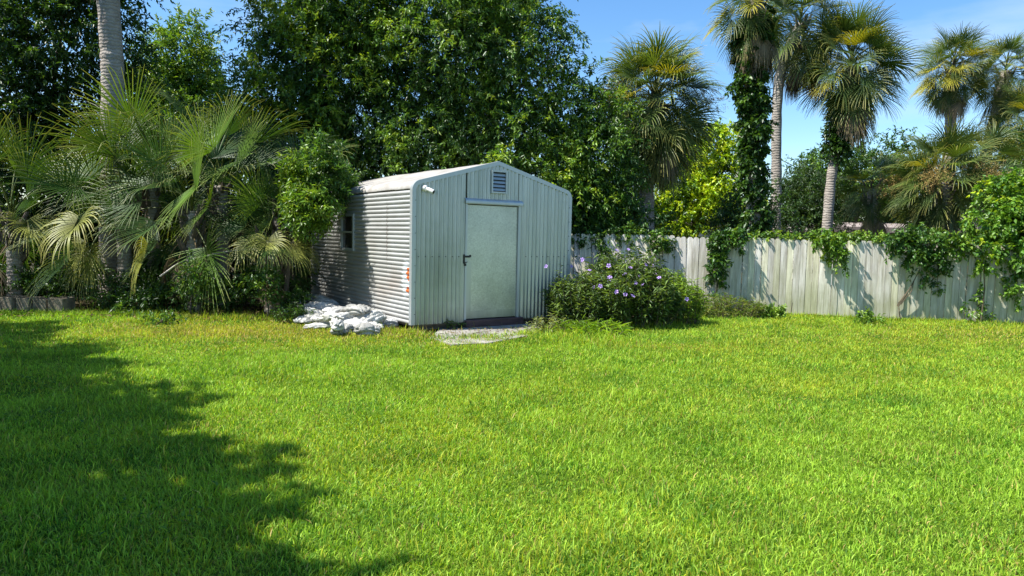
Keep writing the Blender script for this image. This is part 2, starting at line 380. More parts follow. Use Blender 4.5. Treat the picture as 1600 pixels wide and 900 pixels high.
# ------------------------------------------------------------------ ground
def sheet(name, x0, y0, x1, y1, z, mat, n=1):
    mb = MB(); 
    for i in range(n):
        for j in range(n):
            a, b_ = x0 + (x1 - x0) * i / n, x0 + (x1 - x0) * (i + 1) / n; c, d = y0 + (y1 - y0) * j / n, y0 + (y1 - y0) * (j + 1) / n
            mb.add([(a, c, z), (b_, c, z), (b_, d, z), (a, d, z)], [(0, 1, 2, 3)])
    o = mb.build(name, mat); o['kind'] = 'structure'; return o
sheet('ground', -400, -400, 400, 400, -0.008, M['soil'])
LAWN_LATER = True

SH_A = Vector((-1.66, 11.64, 0)); SH_ANG = rad(34.9); SH_W, SH_L = 3.33, 4.9
SU = Vector((math.cos(SH_ANG), math.sin(SH_ANG), 0)); SV = Vector((-math.sin(SH_ANG), math.cos(SH_ANG), 0))
def shed_uv(X, Y):
    dx, dy = X - SH_A.x, Y - SH_A.y
    return dx * SU.x + dy * SU.y, dx * SV.x + dy * SV.y
FA, FB = Vector((-1.08, 16.84, 0)), Vector((13.6, 14.02, 0))
def fence_y(X): return FA.y + (X - FA.x) * (FB.y - FA.y) / (FB.x - FA.x)

# ------------------------------------------------------------------ grass
def grass_field(name, N, region, hfun, colfun, wid, clump=None):
    X = rng.uniform(region[0], region[2], N); Y = rng.uniform(region[1], region[3], N)
    return X, Y
def blades(X, Y, h, w_, C, lean=.55, z0=0.0):
    n = len(X); az = rng.uniform(0, 2 * PI, n); face = az + rng.normal(0, .9, n)
    D = np.stack([np.cos(az), np.sin(az)], 1); S = np.stack([np.cos(face + PI / 2), np.sin(face + PI / 2)], 1)
    ln = np.abs(rng.normal(0, lean, n)) + .1
    V = np.zeros((n, 5, 3), np.float32)
    hz1 = h * .55 / np.sqrt(1 + ln ** 2 * .3); hz2 = h * (1 / np.sqrt(1 + ln ** 2))
    o1 = (ln * hz1 * .55)[:, None] * D; o2 = (ln * hz2 * 1.1)[:, None] * D
    b = np.stack([X, Y], 1)
    V[:, 0, :2] = b - S * (w_ * .4)[:, None]; V[:, 1, :2] = b + S * (w_ * .4)[:, None]
    V[:, 2, :2] = b + o1 - S * (w_ * .5)[:, None]; V[:, 3, :2] = b + o1 + S * (w_ * .5)[:, None]; V[:, 2:4, 2] = hz1[:, None]
    V[:, 4, :2] = b + o2; V[:, 4, 2] = hz2
    V[:, :, 2] += z0
    i = (np.arange(n) * 5)[:, None]
    T = np.concatenate([i + [0, 1, 3], i + [0, 3, 2], i + [2, 3, 4]], 1).reshape(-1, 3)
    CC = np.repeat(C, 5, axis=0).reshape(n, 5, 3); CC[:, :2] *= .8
    return V.reshape(-1, 3), T, CC.reshape(-1, 3)
def smooth2(X, Y, f, seed):
    r = np.random.default_rng(seed); o = np.zeros(len(X))
    for i in range(8):
        a = r.uniform(0, 2 * PI); k = f * r.uniform(.5, 2.2)
        o += np.sin((X * math.cos(a) + Y * math.sin(a)) * k + r.uniform(0, 6.28) + 1.1 * np.sin((X * math.sin(a) - Y * math.cos(a)) * k * .7 + i))
    return o / 4
def lawn_edge(X):
    """how far back the mown grass reaches"""
    xs = [-16, -9.2, -8, -6.9, -5.7, -4.6, -3.6, -3.0, -2.3, -1.9, -1.55, -1.2, -.4, .4, .8, 1.6, 2.6, 3.3, 3.9, 4.6, 5.6]
    ys = [12.6, 12.6, 12.7, 12.9, 12.55, 12.7, 12.5, 12.0, 11.5, 11.3, 11.35, 10.9, 11.05, 11.75, 12.2, 12.5, 12.8, 13.4, 14.6, 15.4, 15.4]
    e = np.interp(X, xs, ys)
    return np.where(X > 4.6, fence_y(X) - .06, e)
mb = MB(); xs = np.linspace(-16, 16, 161); ye = np.minimum(lawn_edge(xs) + .05 + .05 * smooth2(xs, xs * 0, 9, 2), 16.9); vs = []
for x, y in zip(xs, ye): vs += [(x, -10, 0), (x, y, 0)]
mb.add(vs, [(2 * i, 2 * i + 2, 2 * i + 3, 2 * i + 1) for i in range(160)]); lawn = mb.build('lawn', M['lawn_soil']); lawn['kind'] = 'structure'
def lawn_colour(X, Y, n):
    g = np.array([.205, .365, .034]); yel = np.array([.42, .46, .035]); dk = np.array([.10, .23, .018]); br = np.array([.50, .37, .12])
    t = rng.uniform(0, 1, n)[:, None]; C = g * (1 - t) + np.array([.37, .53, .050]) * t
    k = smooth2(X, Y, 1.3, 5)
    dry = np.exp(-(((X + 4.2) / 2.6) ** 2 + ((Y - 11.3) / 1.3) ** 2)) * 1.35 + np.exp(-(((X - 9) / 2.8) ** 2 + ((Y - 12.6) / 1.3) ** 2)) * .7 \
        + np.exp(-(((X - 5) / 1.2) ** 2 + ((Y - 11.6) / .5) ** 2)) * .4 + np.exp(-(((X + 1) / .9) ** 2 + ((Y - 10.6) / .5) ** 2)) * .5 + np.exp(-(((X - 2.3) / .8) ** 2 + ((Y - 10.6) / .35) ** 2)) * .5
    far = np.clip((Y - 6) / 9, 0, 1) * .30 * (X > -1)
    p = np.clip(.12 + .20 * k + dry * .70 + far, 0, .9)[:, None]
    u = rng.uniform(0, 1, n)[:, None]
    C = np.where(u < p, yel * rng.uniform(.7, 1.15, (n, 1)), C)
    k2 = smooth2(X, Y, 2.6, 9)
    C = np.where(rng.uniform(0, 1, n)[:, None] < np.clip(.12 + .32 * k2, 0, .75)[:, None], dk * rng.uniform(.8, 1.3, (n, 1)), C)
    pb = np.clip(.03 + dry * .30 + .10 * np.clip(smooth2(X, Y, 1.9, 55) - .6, 0, 1), 0, .6)[:, None]
    C = np.where(rng.uniform(0, 1, n)[:, None] < pb, br * rng.uniform(.6, 1.2, (n, 1)), C)
    return C * (rng.uniform(.62, 1.42, (n, 1)) + .10 * smooth2(X, Y, 3.7, 71)[:, None])
parts = []
for (y0, y1, dens, ws) in ((.6, 2.6, 3000, 1.0), (2.6, 4.6, 9500, .80), (4.6, 6.5, 7500, .86), (6.5, 9, 5000, 1.0), (9, 12, 3100, 1.2), (12, 16.2, 2100, 1.4)):
    hw = .78 * y1 + 2.3
    N = int(dens * (y1 - y0) * 2 * hw)
    X = rng.uniform(-hw, hw, N); Y = rng.uniform(y0, y1, N)
    k = smooth2(X, Y, 5.5, 3); keep = rng.uniform(0, 1, N) < np.clip(.88 + .2 * k, .5, 1)
    edge = lawn_edge(X) + smooth2(X, Y, 6, 4) * .10 + rng.exponential(.12, N) * 1
    u, v = shed_uv(X, Y)
    ok = keep & (Y < edge) & ~((u > -.05) & (v > -.05)) & (Y < fence_y(X) - .03 + .0 * X)
    X, Y = X[ok], Y[ok]; n = len(X)
    h = rng.gamma(9, .0049, n) * (1 + .35 * smooth2(X, Y, 1.9, 8)) * (1 + .25 * smooth2(X, Y, 7, 11))
    tall = np.exp(-(((X - 1.3) / .8) ** 2 + ((Y - 11.2) / .7) ** 2)) * 2.0 + np.exp(-(((Y - lawn_edge(X)) / .22) ** 2)) * .8 * (X < 4.3)
    h = np.clip(h * (1 + tall), .015, .4) * (1 if ws < 1.3 else 1.1)
    wd = rng.uniform(.0042, .0085, n) * ws
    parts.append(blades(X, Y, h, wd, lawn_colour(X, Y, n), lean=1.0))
# scattered taller single blades and seed stems
N = 9000
X = rng.uniform(-9, 11, N); Y = rng.uniform(2.5, 15, N); ok = (Y < lawn_edge(X) - .05) & (np.abs(X) < .8 * Y + 1); u, v = shed_uv(X, Y); ok &= ~((u > -.1) & (v > -.1)) & (Y < fence_y(X) - .05)
X, Y = X[ok], Y[ok]; n = len(X)
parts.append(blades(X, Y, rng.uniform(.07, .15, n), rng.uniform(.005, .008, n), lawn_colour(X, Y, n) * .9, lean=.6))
# shaggy border: under the palms, sacks, slab and fence foot
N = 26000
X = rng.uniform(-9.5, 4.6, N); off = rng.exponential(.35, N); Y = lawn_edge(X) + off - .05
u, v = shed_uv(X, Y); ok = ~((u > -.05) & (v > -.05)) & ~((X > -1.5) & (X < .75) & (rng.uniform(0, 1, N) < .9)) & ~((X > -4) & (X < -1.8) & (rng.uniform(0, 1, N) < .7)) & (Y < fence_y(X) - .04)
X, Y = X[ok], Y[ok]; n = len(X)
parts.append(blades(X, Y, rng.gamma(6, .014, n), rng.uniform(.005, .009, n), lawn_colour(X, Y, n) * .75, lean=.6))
N = 5000
X = rng.uniform(3.9, 12.5, N); Y = fence_y(X) - rng.exponential(.07, N) - .03; n = N
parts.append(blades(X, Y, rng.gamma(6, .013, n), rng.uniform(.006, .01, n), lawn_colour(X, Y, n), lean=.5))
V, T, C = join_arrays(parts)
g = link('grass', np_mesh('grass', V, T, M['grass'], C))
tag(g, 'bright green lawn grass with yellowed dry patches filling the yard', 'grass', kind='stuff')
# broad-leaf weeds and clover in the lawn
N = 34000
X = rng.uniform(-8, 10, N); Y = rng.uniform(2.6, 14.5, N); k = smooth2(X, Y, 2.1, 33)
ok = (Y < lawn_edge(X)) & (rng.uniform(0, 1, N) < np.clip(k, 0, 1)) & (np.abs(X) < .8 * Y + 1); u, v = shed_uv(X, Y); ok &= ~((u > -.1) & (v > -.1)) & (Y < fence_y(X) - .05)
X, Y = X[ok], Y[ok]; n = len(X)
P = np.stack([X, Y, rng.uniform(.02, .06, n)], 1); D = rdir(n); D[:, 2] = np.abs(D[:, 2]) * .4
V, T, C = leaf_arrays(P, D, np.array([0, 0, 1.]) + rdir(n) * .4, rng.uniform(.025, .05, n), rng.uniform(.012, .022, n), pick([((.07, .17, .02), 2), ((.13, .25, .03), 2)], n))
g = link('clover', np_mesh('clover', V, T, M['grass'], C)); tag(g, 'low broad-leaved weeds mixed through the lawn grass', 'weeds', kind='stuff')
# dead leaves lying under the palms and along the fence
N = 2600
X = rng.uniform(-9.5, -2.2, N); Y = lawn_edge(X) + rng.uniform(-.25, 2.6, N)
P = np.stack([X, Y, rng.uniform(.01, .06, N)], 1); D = rdir(N); D[:, 2] *= .25
V, T, C = leaf_arrays(P, D, np.array([0, 0, 1.]) + rdir(N) * .5, rng.uniform(.05, .12, N), rng.uniform(.02, .05, N), pick([((.12, .08, .04), 2), ((.2, .14, .07), 2), ((.07, .05, .03), 2)], N))
g = link('leaf_litter', np_mesh('leaf_litter', V, T, M['dead'], C)); tag(g, 'brown fallen leaves on the dark soil under the palms', 'leaf litter', kind='stuff')

N = 420
X = rng.uniform(-2.2, 1.6, N); Y = rng.uniform(10.8, 12.4, N); u, v = shed_uv(X, Y); ok = (v < -.03); X, Y = X[ok], Y[ok]; N = len(X)
P = np.stack([X, Y, rng.uniform(.032, .05, N)], 1); D = rdir(N); D[:, 2] *= .1
V, T, C = leaf_arrays(P, D, np.array([0, 0, 1.]) + rdir(N) * .3, rng.uniform(.03, .09, N), rng.uniform(.012, .03, N), pick([((.16, .11, .05), 2), ((.28, .2, .1), 2), ((.07, .05, .03), 2)], N))
g = link('fallen_leaves', np_mesh('fallen_leaves', V, T, M['dead'], C)); tag(g, 'small dry leaves scattered on the slab and ground before the shed', 'leaf litter', kind='stuff')
# ------------------------------------------------------------------ shed
shed = empty('metal_shed', SH_A, SH_ANG, 'corrugated metal garden shed with rounded eaves and a plain door', 'shed')
Z0, ZE, ZP, RS = .12, 2.47, 2.92, .11
def roof_z(u):
    z = ZE + (ZP - ZE) * (1 - abs(u - SH_W / 2) / (SH_W / 2))
    t = min(u, SH_W - u)
    if t < RS: z -= RS * (1 - math.sqrt(max(0, 1 - (1 - t / RS) ** 2)))
    return z
DU0, DU1, DZ0, DZ1 = 1.03, 2.12, .17, 2.17     # door opening
def corr(u, pitch, amp):
    t = (u / pitch) % 1.0
    # ribbed sheet: flat-topped ribs
    return amp * (0.5 - 0.5 * math.cos(2 * PI * t)) ** .7
def front_wall():
    mb = MB(); step = .085 / 8; n = int(SH_W / step); cols = []
    for i in range(n + 1):
        u = SH_W * i / n; y = -corr(u, .085, .030)
        seam = 0
        if abs(u - .93) < .02 or abs(u - 2.27) < .02: y -= .006
        cols.append((u, y))
    def strip(u0, u1, zlo, zhi):
        sel = [c for c in cols if u0 - 1e-6 <= c[0] <= u1 + 1e-6]
        vs = []; fs = []
        for (u, y) in sel:
            a = zlo(u); b = zhi(u); rows = 6
            for r in range(rows + 1):
                z = a + (b - a) * r / rows
                vs.append((u, y + .0035 * noise.noise(Vector((u * 1.5, z * 1.2, 3.1))), z))
        R_ = rows + 1
        for i in range(len(sel) - 1):
            for r in range(rows): fs.append((i * R_ + r, (i + 1) * R_ + r, (i + 1) * R_ + r + 1, i * R_ + r + 1))
        mb.add(vs, fs)
    strip(0, DU0, lambda u: Z0, roof_z); strip(DU0 + .001, DU1, lambda u: DZ1, roof_z); strip(DU1, SH_W, lambda u: Z0, roof_z)
    # close the strip seams beside the door head
    return mb
front_wall().build('front_wall', M['front_metal'], shed, smooth=True)
def side_wall(x, sgn, holes=None):
    mb = MB(); pitch = .0745; top = ZE - RS; nz_ = int((top - Z0) / (pitch / 10)); ny = 24
    wy0, wy1, wz0, wz1 = WIN
    ys = sorted(set([SH_L * j / ny for j in range(ny + 1)] + ([wy0, wy1] if holes else [])))
    vs = []; fs = []; zs = [Z0 + (top - Z0) * i / nz_ for i in range(nz_ + 1)]
    for z in zs:
        for y in ys:
            a = .026 * (1 - (.5 + .5 * math.cos(2 * PI * (z - Z0) / pitch)) ** 2.2)
            vs.append((x + sgn * (a + .008 * noise.noise(Vector((y * .8, z * .9, 1.7)))), y, z))
    m = len(ys)
    for i in range(nz_):
        for j in range(m - 1):
            if holes and ys[j] >= wy0 - 1e-6 and ys[j + 1] <= wy1 + 1e-6 and zs[i] > wz0 and zs[i + 1] < wz1: continue
            q = (i * m + j, i * m + j + 1, (i + 1) * m + j + 1, (i + 1) * m + j)
            fs.append(q if sgn > 0 else q[::-1])
    mb.add(vs, fs); return mb
WIN = (2.45, 3.08, 1.30, 1.98)
side_wall(0, -1, True).build('side_wall', M['side_metal'], shed, smooth=True)
side_wall(SH_W, 1).build('side_wall', M['front_metal'], shed, smooth=True)
# back wall
mb = MB(); n = 40; vs = []
for i in range(n + 1):
    u = SH_W * i / n; vs += [(u, SH_L - .002, Z0), (u, SH_L - .002, roof_z(u))]
mb.add(vs, [(2 * i + 2, 2 * i, 2 * i + 1, 2 * i + 3) for i in range(n)]); mb.build('back_wall', M['front_metal'], shed)
# floor deck
MB().box(.02, .02, Z0 - .03, SH_W - .02, SH_L - .02, Z0 + .01).build('floor_deck', M['wood_old'], shed)
# roof skin from shoulder to shoulder, with lapped sheets
def outline(inset=0, n=9, verticals=True):
    pts = []
    if verticals: pts.append((0, Z0))
    for i in range(n + 1):
        a = PI / 2 * i / n; pts.append((RS - RS * math.cos(a), ZE - RS + RS * math.sin(a) + 0))
    # line up with roof_z (shoulder then slope)
    out = [(u, roof_z(u) if u > 1e-9 else z) for u, z in pts]
    for k in range(1, 13): u = RS + (SH_W / 2 - RS) * k / 12; out.append((u, roof_z(u)))
    mir = [(SH_W - u, z) for u, z in out[::-1]][1:]
    return out + mir
prof = [p for p in outline(verticals=False)]
mb = MB(); ny = 60; vs = []; fs = []
for j in range(ny + 1):
    y = -.02 + (SH_L + .04) * j / ny
    lap = .006 * ((j * 7 // ny) % 2)
    for (u, z) in prof:
        dz = .012 + lap + .010 * noise.noise(Vector((u * 2, y * 1.5, 5)))
        vs.append((u - (.0 if u > RS else .012), y, z + dz))
m = len(prof)
for j in range(ny):
    for i in range(m - 1): fs.append((j * m + i, j * m + i + 1, (j + 1) * m + i + 1, (j + 1) * m + i))
mb.add(vs, fs); roof = mb.build('roof', M['roof_metal'], shed, smooth=True)
sm = roof.modifiers.new('solid', 'SOLIDIFY'); sm.thickness = .006
# folded edge trim following the gable outline
def trim_ribbon(pts, wid, y0, y1, out_=.016):
    mb = MB(); vs = []; fs = []
    for i, (u, z) in enumerate(pts):
        a = pts[max(i - 1, 0)]; b = pts[min(i + 1, len(pts) - 1)]
        t = Vector((b[0] - a[0], b[1] - a[1])).normalized(); nrm = Vector((-t.y, t.x))
        for (q, y) in ((out_, y0), (out_, y1), (-wid, y1), (-wid, y0)):
            vs.append((u + nrm.x * q, y, z + nrm.y * q))
    for i in range(len(pts) - 1):
        for k in range(4): fs.append((i * 4 + k, i * 4 + (k + 1) % 4, (i + 1) * 4 + (k + 1) % 4, (i + 1) * 4 + k))
    fs.append((3, 2, 1, 0)); e = (len(pts) - 1) * 4; fs.append((e, e + 1, e + 2, e + 3))
    return mb.add(vs, fs)
trim_ribbon(outline(), .045, -.034, .055, .026).build('edge_trim', M['trim_metal'], shed)
# cover strips of the front sheets
mb = MB()
mb.box(.905, -.0325, Z0, .945, -.012, roof_z(.92) - .07); mb.box(2.255, -.0325, Z0, 2.285, -.012, roof_z(2.27) - .07)
mb.build('seam_strip', M['front_metal'], shed)
# screws
mb = MB()
for k in range(26):
    u = .10 + k * .17 * .76
    if u > SH_W - .08 or DU0 - .05 < u < DU1 + .06: continue
    for z in (1.26,):
        mb.tube([(u, -.036, z), (u, -.020, z)], .009, 6)
for z in np.arange(.3, 2.4, .27):
    mb.tube([(.035, -.042, z), (.035, -.03, z)], .007, 6); mb.tube([(SH_W - .035, -.042, z), (SH_W - .035, -.03, z)], .007, 6)
mb.build('screws', M['black'], shed)
# door with frame, head flashing, hasp
mb = MB(); mb.box(DU0 + .012, -.006, DZ0, DU1 - .012, .03, DZ1 - .012)
door = mb.build('door', M['door_metal'], shed, bevel=.003)
mb = MB()      # hemmed borders and lower patch sheet
mb.box(DU0 + .014, -.009, DZ0 + .002, DU1 - .014, -.0063, DZ0 + .14); mb.box(DU0 + .014, -.010, DZ0 + .1405, DU0 + .11, -.0065, 1.18)
mb.build('kick_plate', M['front_metal'], door)
mb = MB(); mb.box(DU0 - .035, -.036, Z0, DU0 + .008, .02, DZ1); mb.box(DU1 - .008, -.036, Z0, DU1 + .035, .02, DZ1)
mb.box(DU0 - .035, -.0362, DZ1 + .0005, DU1 + .035, .02, DZ1 + .03)
mb.build('door_frame', M['trim_metal'], shed)
mb = MB(); rows = []
vs = []; fs = []
for u in (DU0 - .06, DU1 + .06):
    for k in range(7):
        a = PI / 2 * k / 6; vs.append((u, -.035 - .05 * math.sin(a), DZ1 + .095 - .05 * (1 - math.cos(a))))
    vs.append((u, -.085, DZ1 + .012)); vs.append((u, -.030, DZ1 + .04)); vs.append((u, -.030, DZ1 + .10))
fs = [(k, k + 10, k + 11, k + 1) for k in range(9)] + [(9, 19, 10, 0), tuple(range(10)), tuple(range(19, 9, -1))]
mb.add(vs, fs); mb.build('drip_cap', M['trim_metal'], shed)
mb = MB(); mb.tube([(DU0 + .085, -.012, 1.27), (DU0 + .085, -.0062, 1.27)], .024, 14); hole = mb.build('lock_hole', M['black'], door)
mb = MB(); mb.box(DU0 - .075, -.052, 1.245, DU0 + .05, -.040, 1.28); mb.box(DU0 - .07, -.046, 1.14, DU0 - .04, -.030, 1.30)
mb.tube([(DU0 - .07, -.055, 1.17), (DU0 - .03, -.06, 1.16), (DU0 + .0, -.055, 1.17)], .008, 6); mb.box(DU0 - .06, -.06, 1.10, DU0 - .02, -.046, 1.145)
mb.build('hasp', M['black'], door)
# gable vent
mb = MB(); vu, vz = SH_W / 2 + .0, 2.58; a, b_ = .165, .20
for (x0, x1, z0, z1) in ((-a, -a + .028, -b_, b_), (a - .028, a, -b_, b_), (-a + .028, a - .028, -b_, -b_ + .028), (-a + .028, a - .028, b_ - .028, b_)):
    mb.box(vu + x0, -.068, vz + z0, vu + x1, -.012, vz + z1)
vent = mb.build('vent_frame', M['trim_metal'], shed)
mb = MB()
for k in range(5):
    z = vz - b_ + .045 + k * .064
    vs = [(vu - a + .028, -.062, z), (vu + a - .028, -.062, z), (vu + a - .028, -.040, z + .042), (vu - a + .028, -.040, z + .042)]
    mb.add(vs + [(p[0], p[1] + .003, p[2] + .004) for p in vs], [(0, 1, 2, 3), (7, 6, 5, 4), (0, 4, 5, 1), (3, 2, 6, 7)])
mb.build('louvre', M['trim_metal'], vent)
MB().box(vu - a + .02, -.0385, vz - b_ + .02, vu + a - .02, -.0365, vz + b_ - .02).build('vent_screen', M['black'], vent)
# window in the side wall
y0, y1, z0, z1 = WIN
mb = MB(); o_, i_ = -.045, .03; t_ = .03
for (a0, a1, c0, c1) in ((y0 - .02, y0 + t_, z0 - .02, z1 + .02), (y1 - t_, y1 + .02, z0 - .02, z1 + .02), (y0 + t_, y1 - t_, z0 - .02, z0 + t_), (y0 + t_, y1 - t_, z1 - t_, z1 + .02), (y0 + t_, y1 - t_, (z0 + z1) / 2 - .018, (z0 + z1) / 2 + .018)):
    mb.box(o_, a0, c0, i_, a1, c1)
wf = mb.build('window', M['trim_metal'], shed)
MB().box(.0, y0 + t_, z0 + t_, .004, y1 - t_, z1 - t_).build('pane', M['darkglass'], wf)
# timber skids under the floor
mb = MB(); mb.box(.05, .10, .012, 1.02, .20, .10); mb.box(2.2, .10, .012, SH_W - .1, .20, .10)
mb.box(.06, 2.2, 0, SH_W - .06, 2.35, .09); mb.box(.06, 4.5, 0, SH_W - .06, 4.65, .09)
mb.build('skid', M['wood_old'], shed)
mb = MB(); mb.box(1.0, -.11, .0, 2.22, .06, .155); mb.build('door_step', M['wood_brown'], shed, bevel=.008)
# security camera on the front corner
sc_ = empty('security_camera', SH_A + SU * .20 + SV * -.045 + Vector((0, 0, 2.36)), SH_ANG, 'small white security camera on the front corner of the shed', 'security camera')
mb = MB(); mb.tube([(0, .03, .03), (0, -.01, .03), (0, -.035, .03)], [.052, .052, .03], 16); mb.build('mount', M['camwhite'], sc_, smooth=False)
mb = MB(); mb.tube([(0, -.03, .03), (.03, -.06, .02), (.05, -.07, .0)], .014, 8); mb.build('arm', M['camwhite'], sc_)
mb = MB(); mb.tube([(.02, -.05, .015), (.085, -.14, -.03)], [.036, .036], 14); bd = mb.build('housing', M['camwhite'], sc_, bevel=.006)
mb = MB(); mb.tube([(.0845, -.1392, -.0296), (.088, -.144, -.032)], [.031, .031], 14); mb.build('lens', M['black'], bd)
# concrete slab in front of the door
def poly_slab(pts, z0, z1, name, mat):
    mb = MB(); n = len(pts)
    mb.add([(p[0], p[1], z1) for p in pts] + [(p[0], p[1], z0) for p in pts], [tuple(range(n))] + [(i, i + n, (i + 1) % n + n, (i + 1) % n) for i in range(n)])
    return mb.build(name, mat)
sl = [gnd(672, 530), gnd(705, 541), gnd(760, 539), gnd(815, 529), gnd(850, 520), gnd(835, 508), gnd(780, 508), gnd(735, 512), gnd(690, 514)]
s_ = poly_slab([(p.x, p.y) for p in sl], -.02, .028, 'concrete_slab', M['concrete']); tag(s_, 'pale worn concrete slab on the ground before the shed door', 'concrete slab')

# ------------------------------------------------------------------ fence
fence = empty('picket_fence', FA, 0, 'weathered white wooden privacy fence closing the back of the yard', 'fence')
fd = (FB - FA).normalized(); fn = Vector((fd.y, -fd.x, 0)); fl = (FB - FA).length
pw = .134; per = 18; total = int(fl / pw); pi_ = 0; panel = 0
while pi_ < total:
    mb = MB(); n = min(per, total - pi_)
    top0 = 1.70 + .02 * math.sin(panel * 1.7); 
    xx = (FA + fd * (pi_ * pw)).x
    back = 0.0 if xx < 7.9 else .05
    if xx > 7.9: top0 -= .03
    for k in range(n):
        s0 = (pi_ + k) * pw + random.uniform(0, .004); s1 = s0 + pw - random.uniform(.005, .009)
        tp = top0 + random.uniform(-.007, .007); bt = .02 + random.uniform(0, .04)
        lean_ = random.gauss(0, .003); off = random.uniform(-.008, .006) + back * -1
        c = random.uniform(.70, 1.04); gcol = random.random()
        mb.col = (c, c * (.99 if gcol < .7 else 1.0), c * (1.0 if gcol < .7 else .86), 1)
        th = .018
        r = .05
        wpk = s1 - s0
        prof_ = [(0, bt), (wpk, bt), (wpk, tp - .05), (wpk - .014, tp - .02), (wpk - .042, tp), (.042, tp), (.014, tp - .02), (0, tp - .05)]
        P0 = []; 
        for (a, z) in prof_:
            p = fd * (s0 + a + lean_ * z) + Vector((0, 0, z)); P0.append(p)
        bow = random.uniform(-.006, .012)
        fr = [p + fn * (off + .01) for p in P0]; bk = [p + fn * (off + .01 - th) for p in P0]
        m = len(P0)
        mb.add(fr + bk, [tuple(range(m)), tuple(range(2 * m - 1, m - 1, -1))] + [((i + 1) % m, i, i + m, (i + 1) % m + m) for i in range(m)])
    mb.build('picket_panel', M['fence'], fence)
    mb = MB(); mb.col = (.5, .5, .48, 1)
    a, b_ = pi_ * pw, (pi_ + n) * pw
    Mx = Matrix(((fd.x, -fn.x, 0, 0), (fd.y, -fn.y, 0, 0), (0, 0, 1, 0), (0, 0, 0, 1)))
    for z in (.35, .95, 1.45): mb.box(a + .001, .03 + back, z, b_ - .001, .068 + back, z + .085, Mx)
    mb.build('rail', M['fence'], fence)
    mb = MB(); mb.col = (.5, .5, .48, 1); mb.box(a - .045, .07 + back, 0, a + .045, .16 + back, 1.66, Mx); mb.build('post', M['fence'], fence)
    pi_ += n; panel += 1

# ------------------------------------------------------------------ trees and shrubs
def foliage(name, parent, blobs, n, nl, slen, lL, lW, pal, origin, inner=.32, k=.24, up=.15, droop=.25, light=None, light_p=0., light_up=.0, mat='leaf', extra=None):
    P, D, idx = blob_points(blobs, n, inner, k, up)
    cols = pick(pal, n)
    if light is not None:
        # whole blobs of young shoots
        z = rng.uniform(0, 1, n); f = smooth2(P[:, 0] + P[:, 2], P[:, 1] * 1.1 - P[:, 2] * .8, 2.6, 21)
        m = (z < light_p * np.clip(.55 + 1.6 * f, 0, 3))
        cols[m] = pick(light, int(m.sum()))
    lst = [sprays(P, D, nl, slen, lL, lW, colors=cols, droop=droop)]
    if extra: lst += extra
    V, T, C = join_arrays(lst)
    V = V - np.array(origin, np.float32)
    V[:, 2] = np.maximum(V[:, 2], .004 - origin[2])
    me = np_mesh(name, V, T, M[mat], C)
    return link(name, me, parent)
def limbs(base, fork, targets, r0, parent, origin, mat='bark', lean=0, twigs=2, seed=1):
    rr = random.Random(seed); mb = MB(); o = Vector(origin)
    base = Vector(base) - o; fork = Vector(fork) - o
    pts = []; rs = []
    for i in range(9):
        t = i / 8; p = base.lerp(fork, t) + Vector((math.sin(t * 3 + seed) * .06, math.cos(t * 2.3 + seed) * .06 - .06, 0)) * (1 if 0 < i < 8 else 0)
        pts.append(p); rs.append(r0 * (1.25 - .65 * t) if i else r0 * 1.6)
    mb.tube(pts, rs, 10, wob=.25, seed=seed)
    for T_ in targets:
        e = Vector(T_) - o; st = base.lerp(fork, rr.uniform(.62, 1.0)); d = e - st
        mid1 = st + d * .33 + Vector((rr.uniform(-.2, .2), rr.uniform(-.2, .2), d.length * .10)); mid2 = st + d * .68 + Vector((rr.uniform(-.2, .2), rr.uniform(-.2, .2), d.length * .08))
        ra = r0 * rr.uniform(.32, .5)
        mb.tube([st, mid1, mid2, e], [ra, ra * .75, ra * .5, ra * .2], 7, wob=.2, seed=seed)
        for q in range(twigs):
            a = mid1.lerp(e, rr.uniform(.1, .8)); v = Vector((rr.uniform(-1, 1), rr.uniform(-1, 1), rr.uniform(-.2, 1))).normalized() * d.length * rr.uniform(.25, .45)
            mb.tube([a, a + v * .5 + Vector((0, 0, .05)), a + v], [ra * .35, ra * .22, ra * .08], 5)
    return mb.build('trunk', M[mat], parent, smooth=True)
def tree(name, label, cat, base, fork_h, r0, blobs, n, nl, slen, lL, lW, pal, group=None, seed=1, **kw):
    base = Vector(base); root = empty(name, base, 0, label, cat, group)
    fork = Vector((sum(b[0] for b in blobs) / len(blobs) * .35 + base.x * .65, sum(b[1] for b in blobs) / len(blobs) * .35 + base.y * .65, fork_h))
    limbs(base, fork, [(b[0], b[1], b[2]) for b in blobs], r0, root, base, seed=seed)
    foliage('crown', root, blobs, n, nl, slen, lL, lW, pal, base, **kw)
    return root
def B(x, y, Y, r, rz=None, ry=None):
    """blob centred at photo pixel x, y at distance Y with pixel radius r (and rz)"""
    p = at(x, y, Y); s = Y / 1100 * 1.02
    return (p.x, p.y, p.z, r * s, (ry if ry else r * s * .8), (rz or r) * s)

def g0(x, Y): p = at(x, 400, Y); return (p.x, Y, 0)
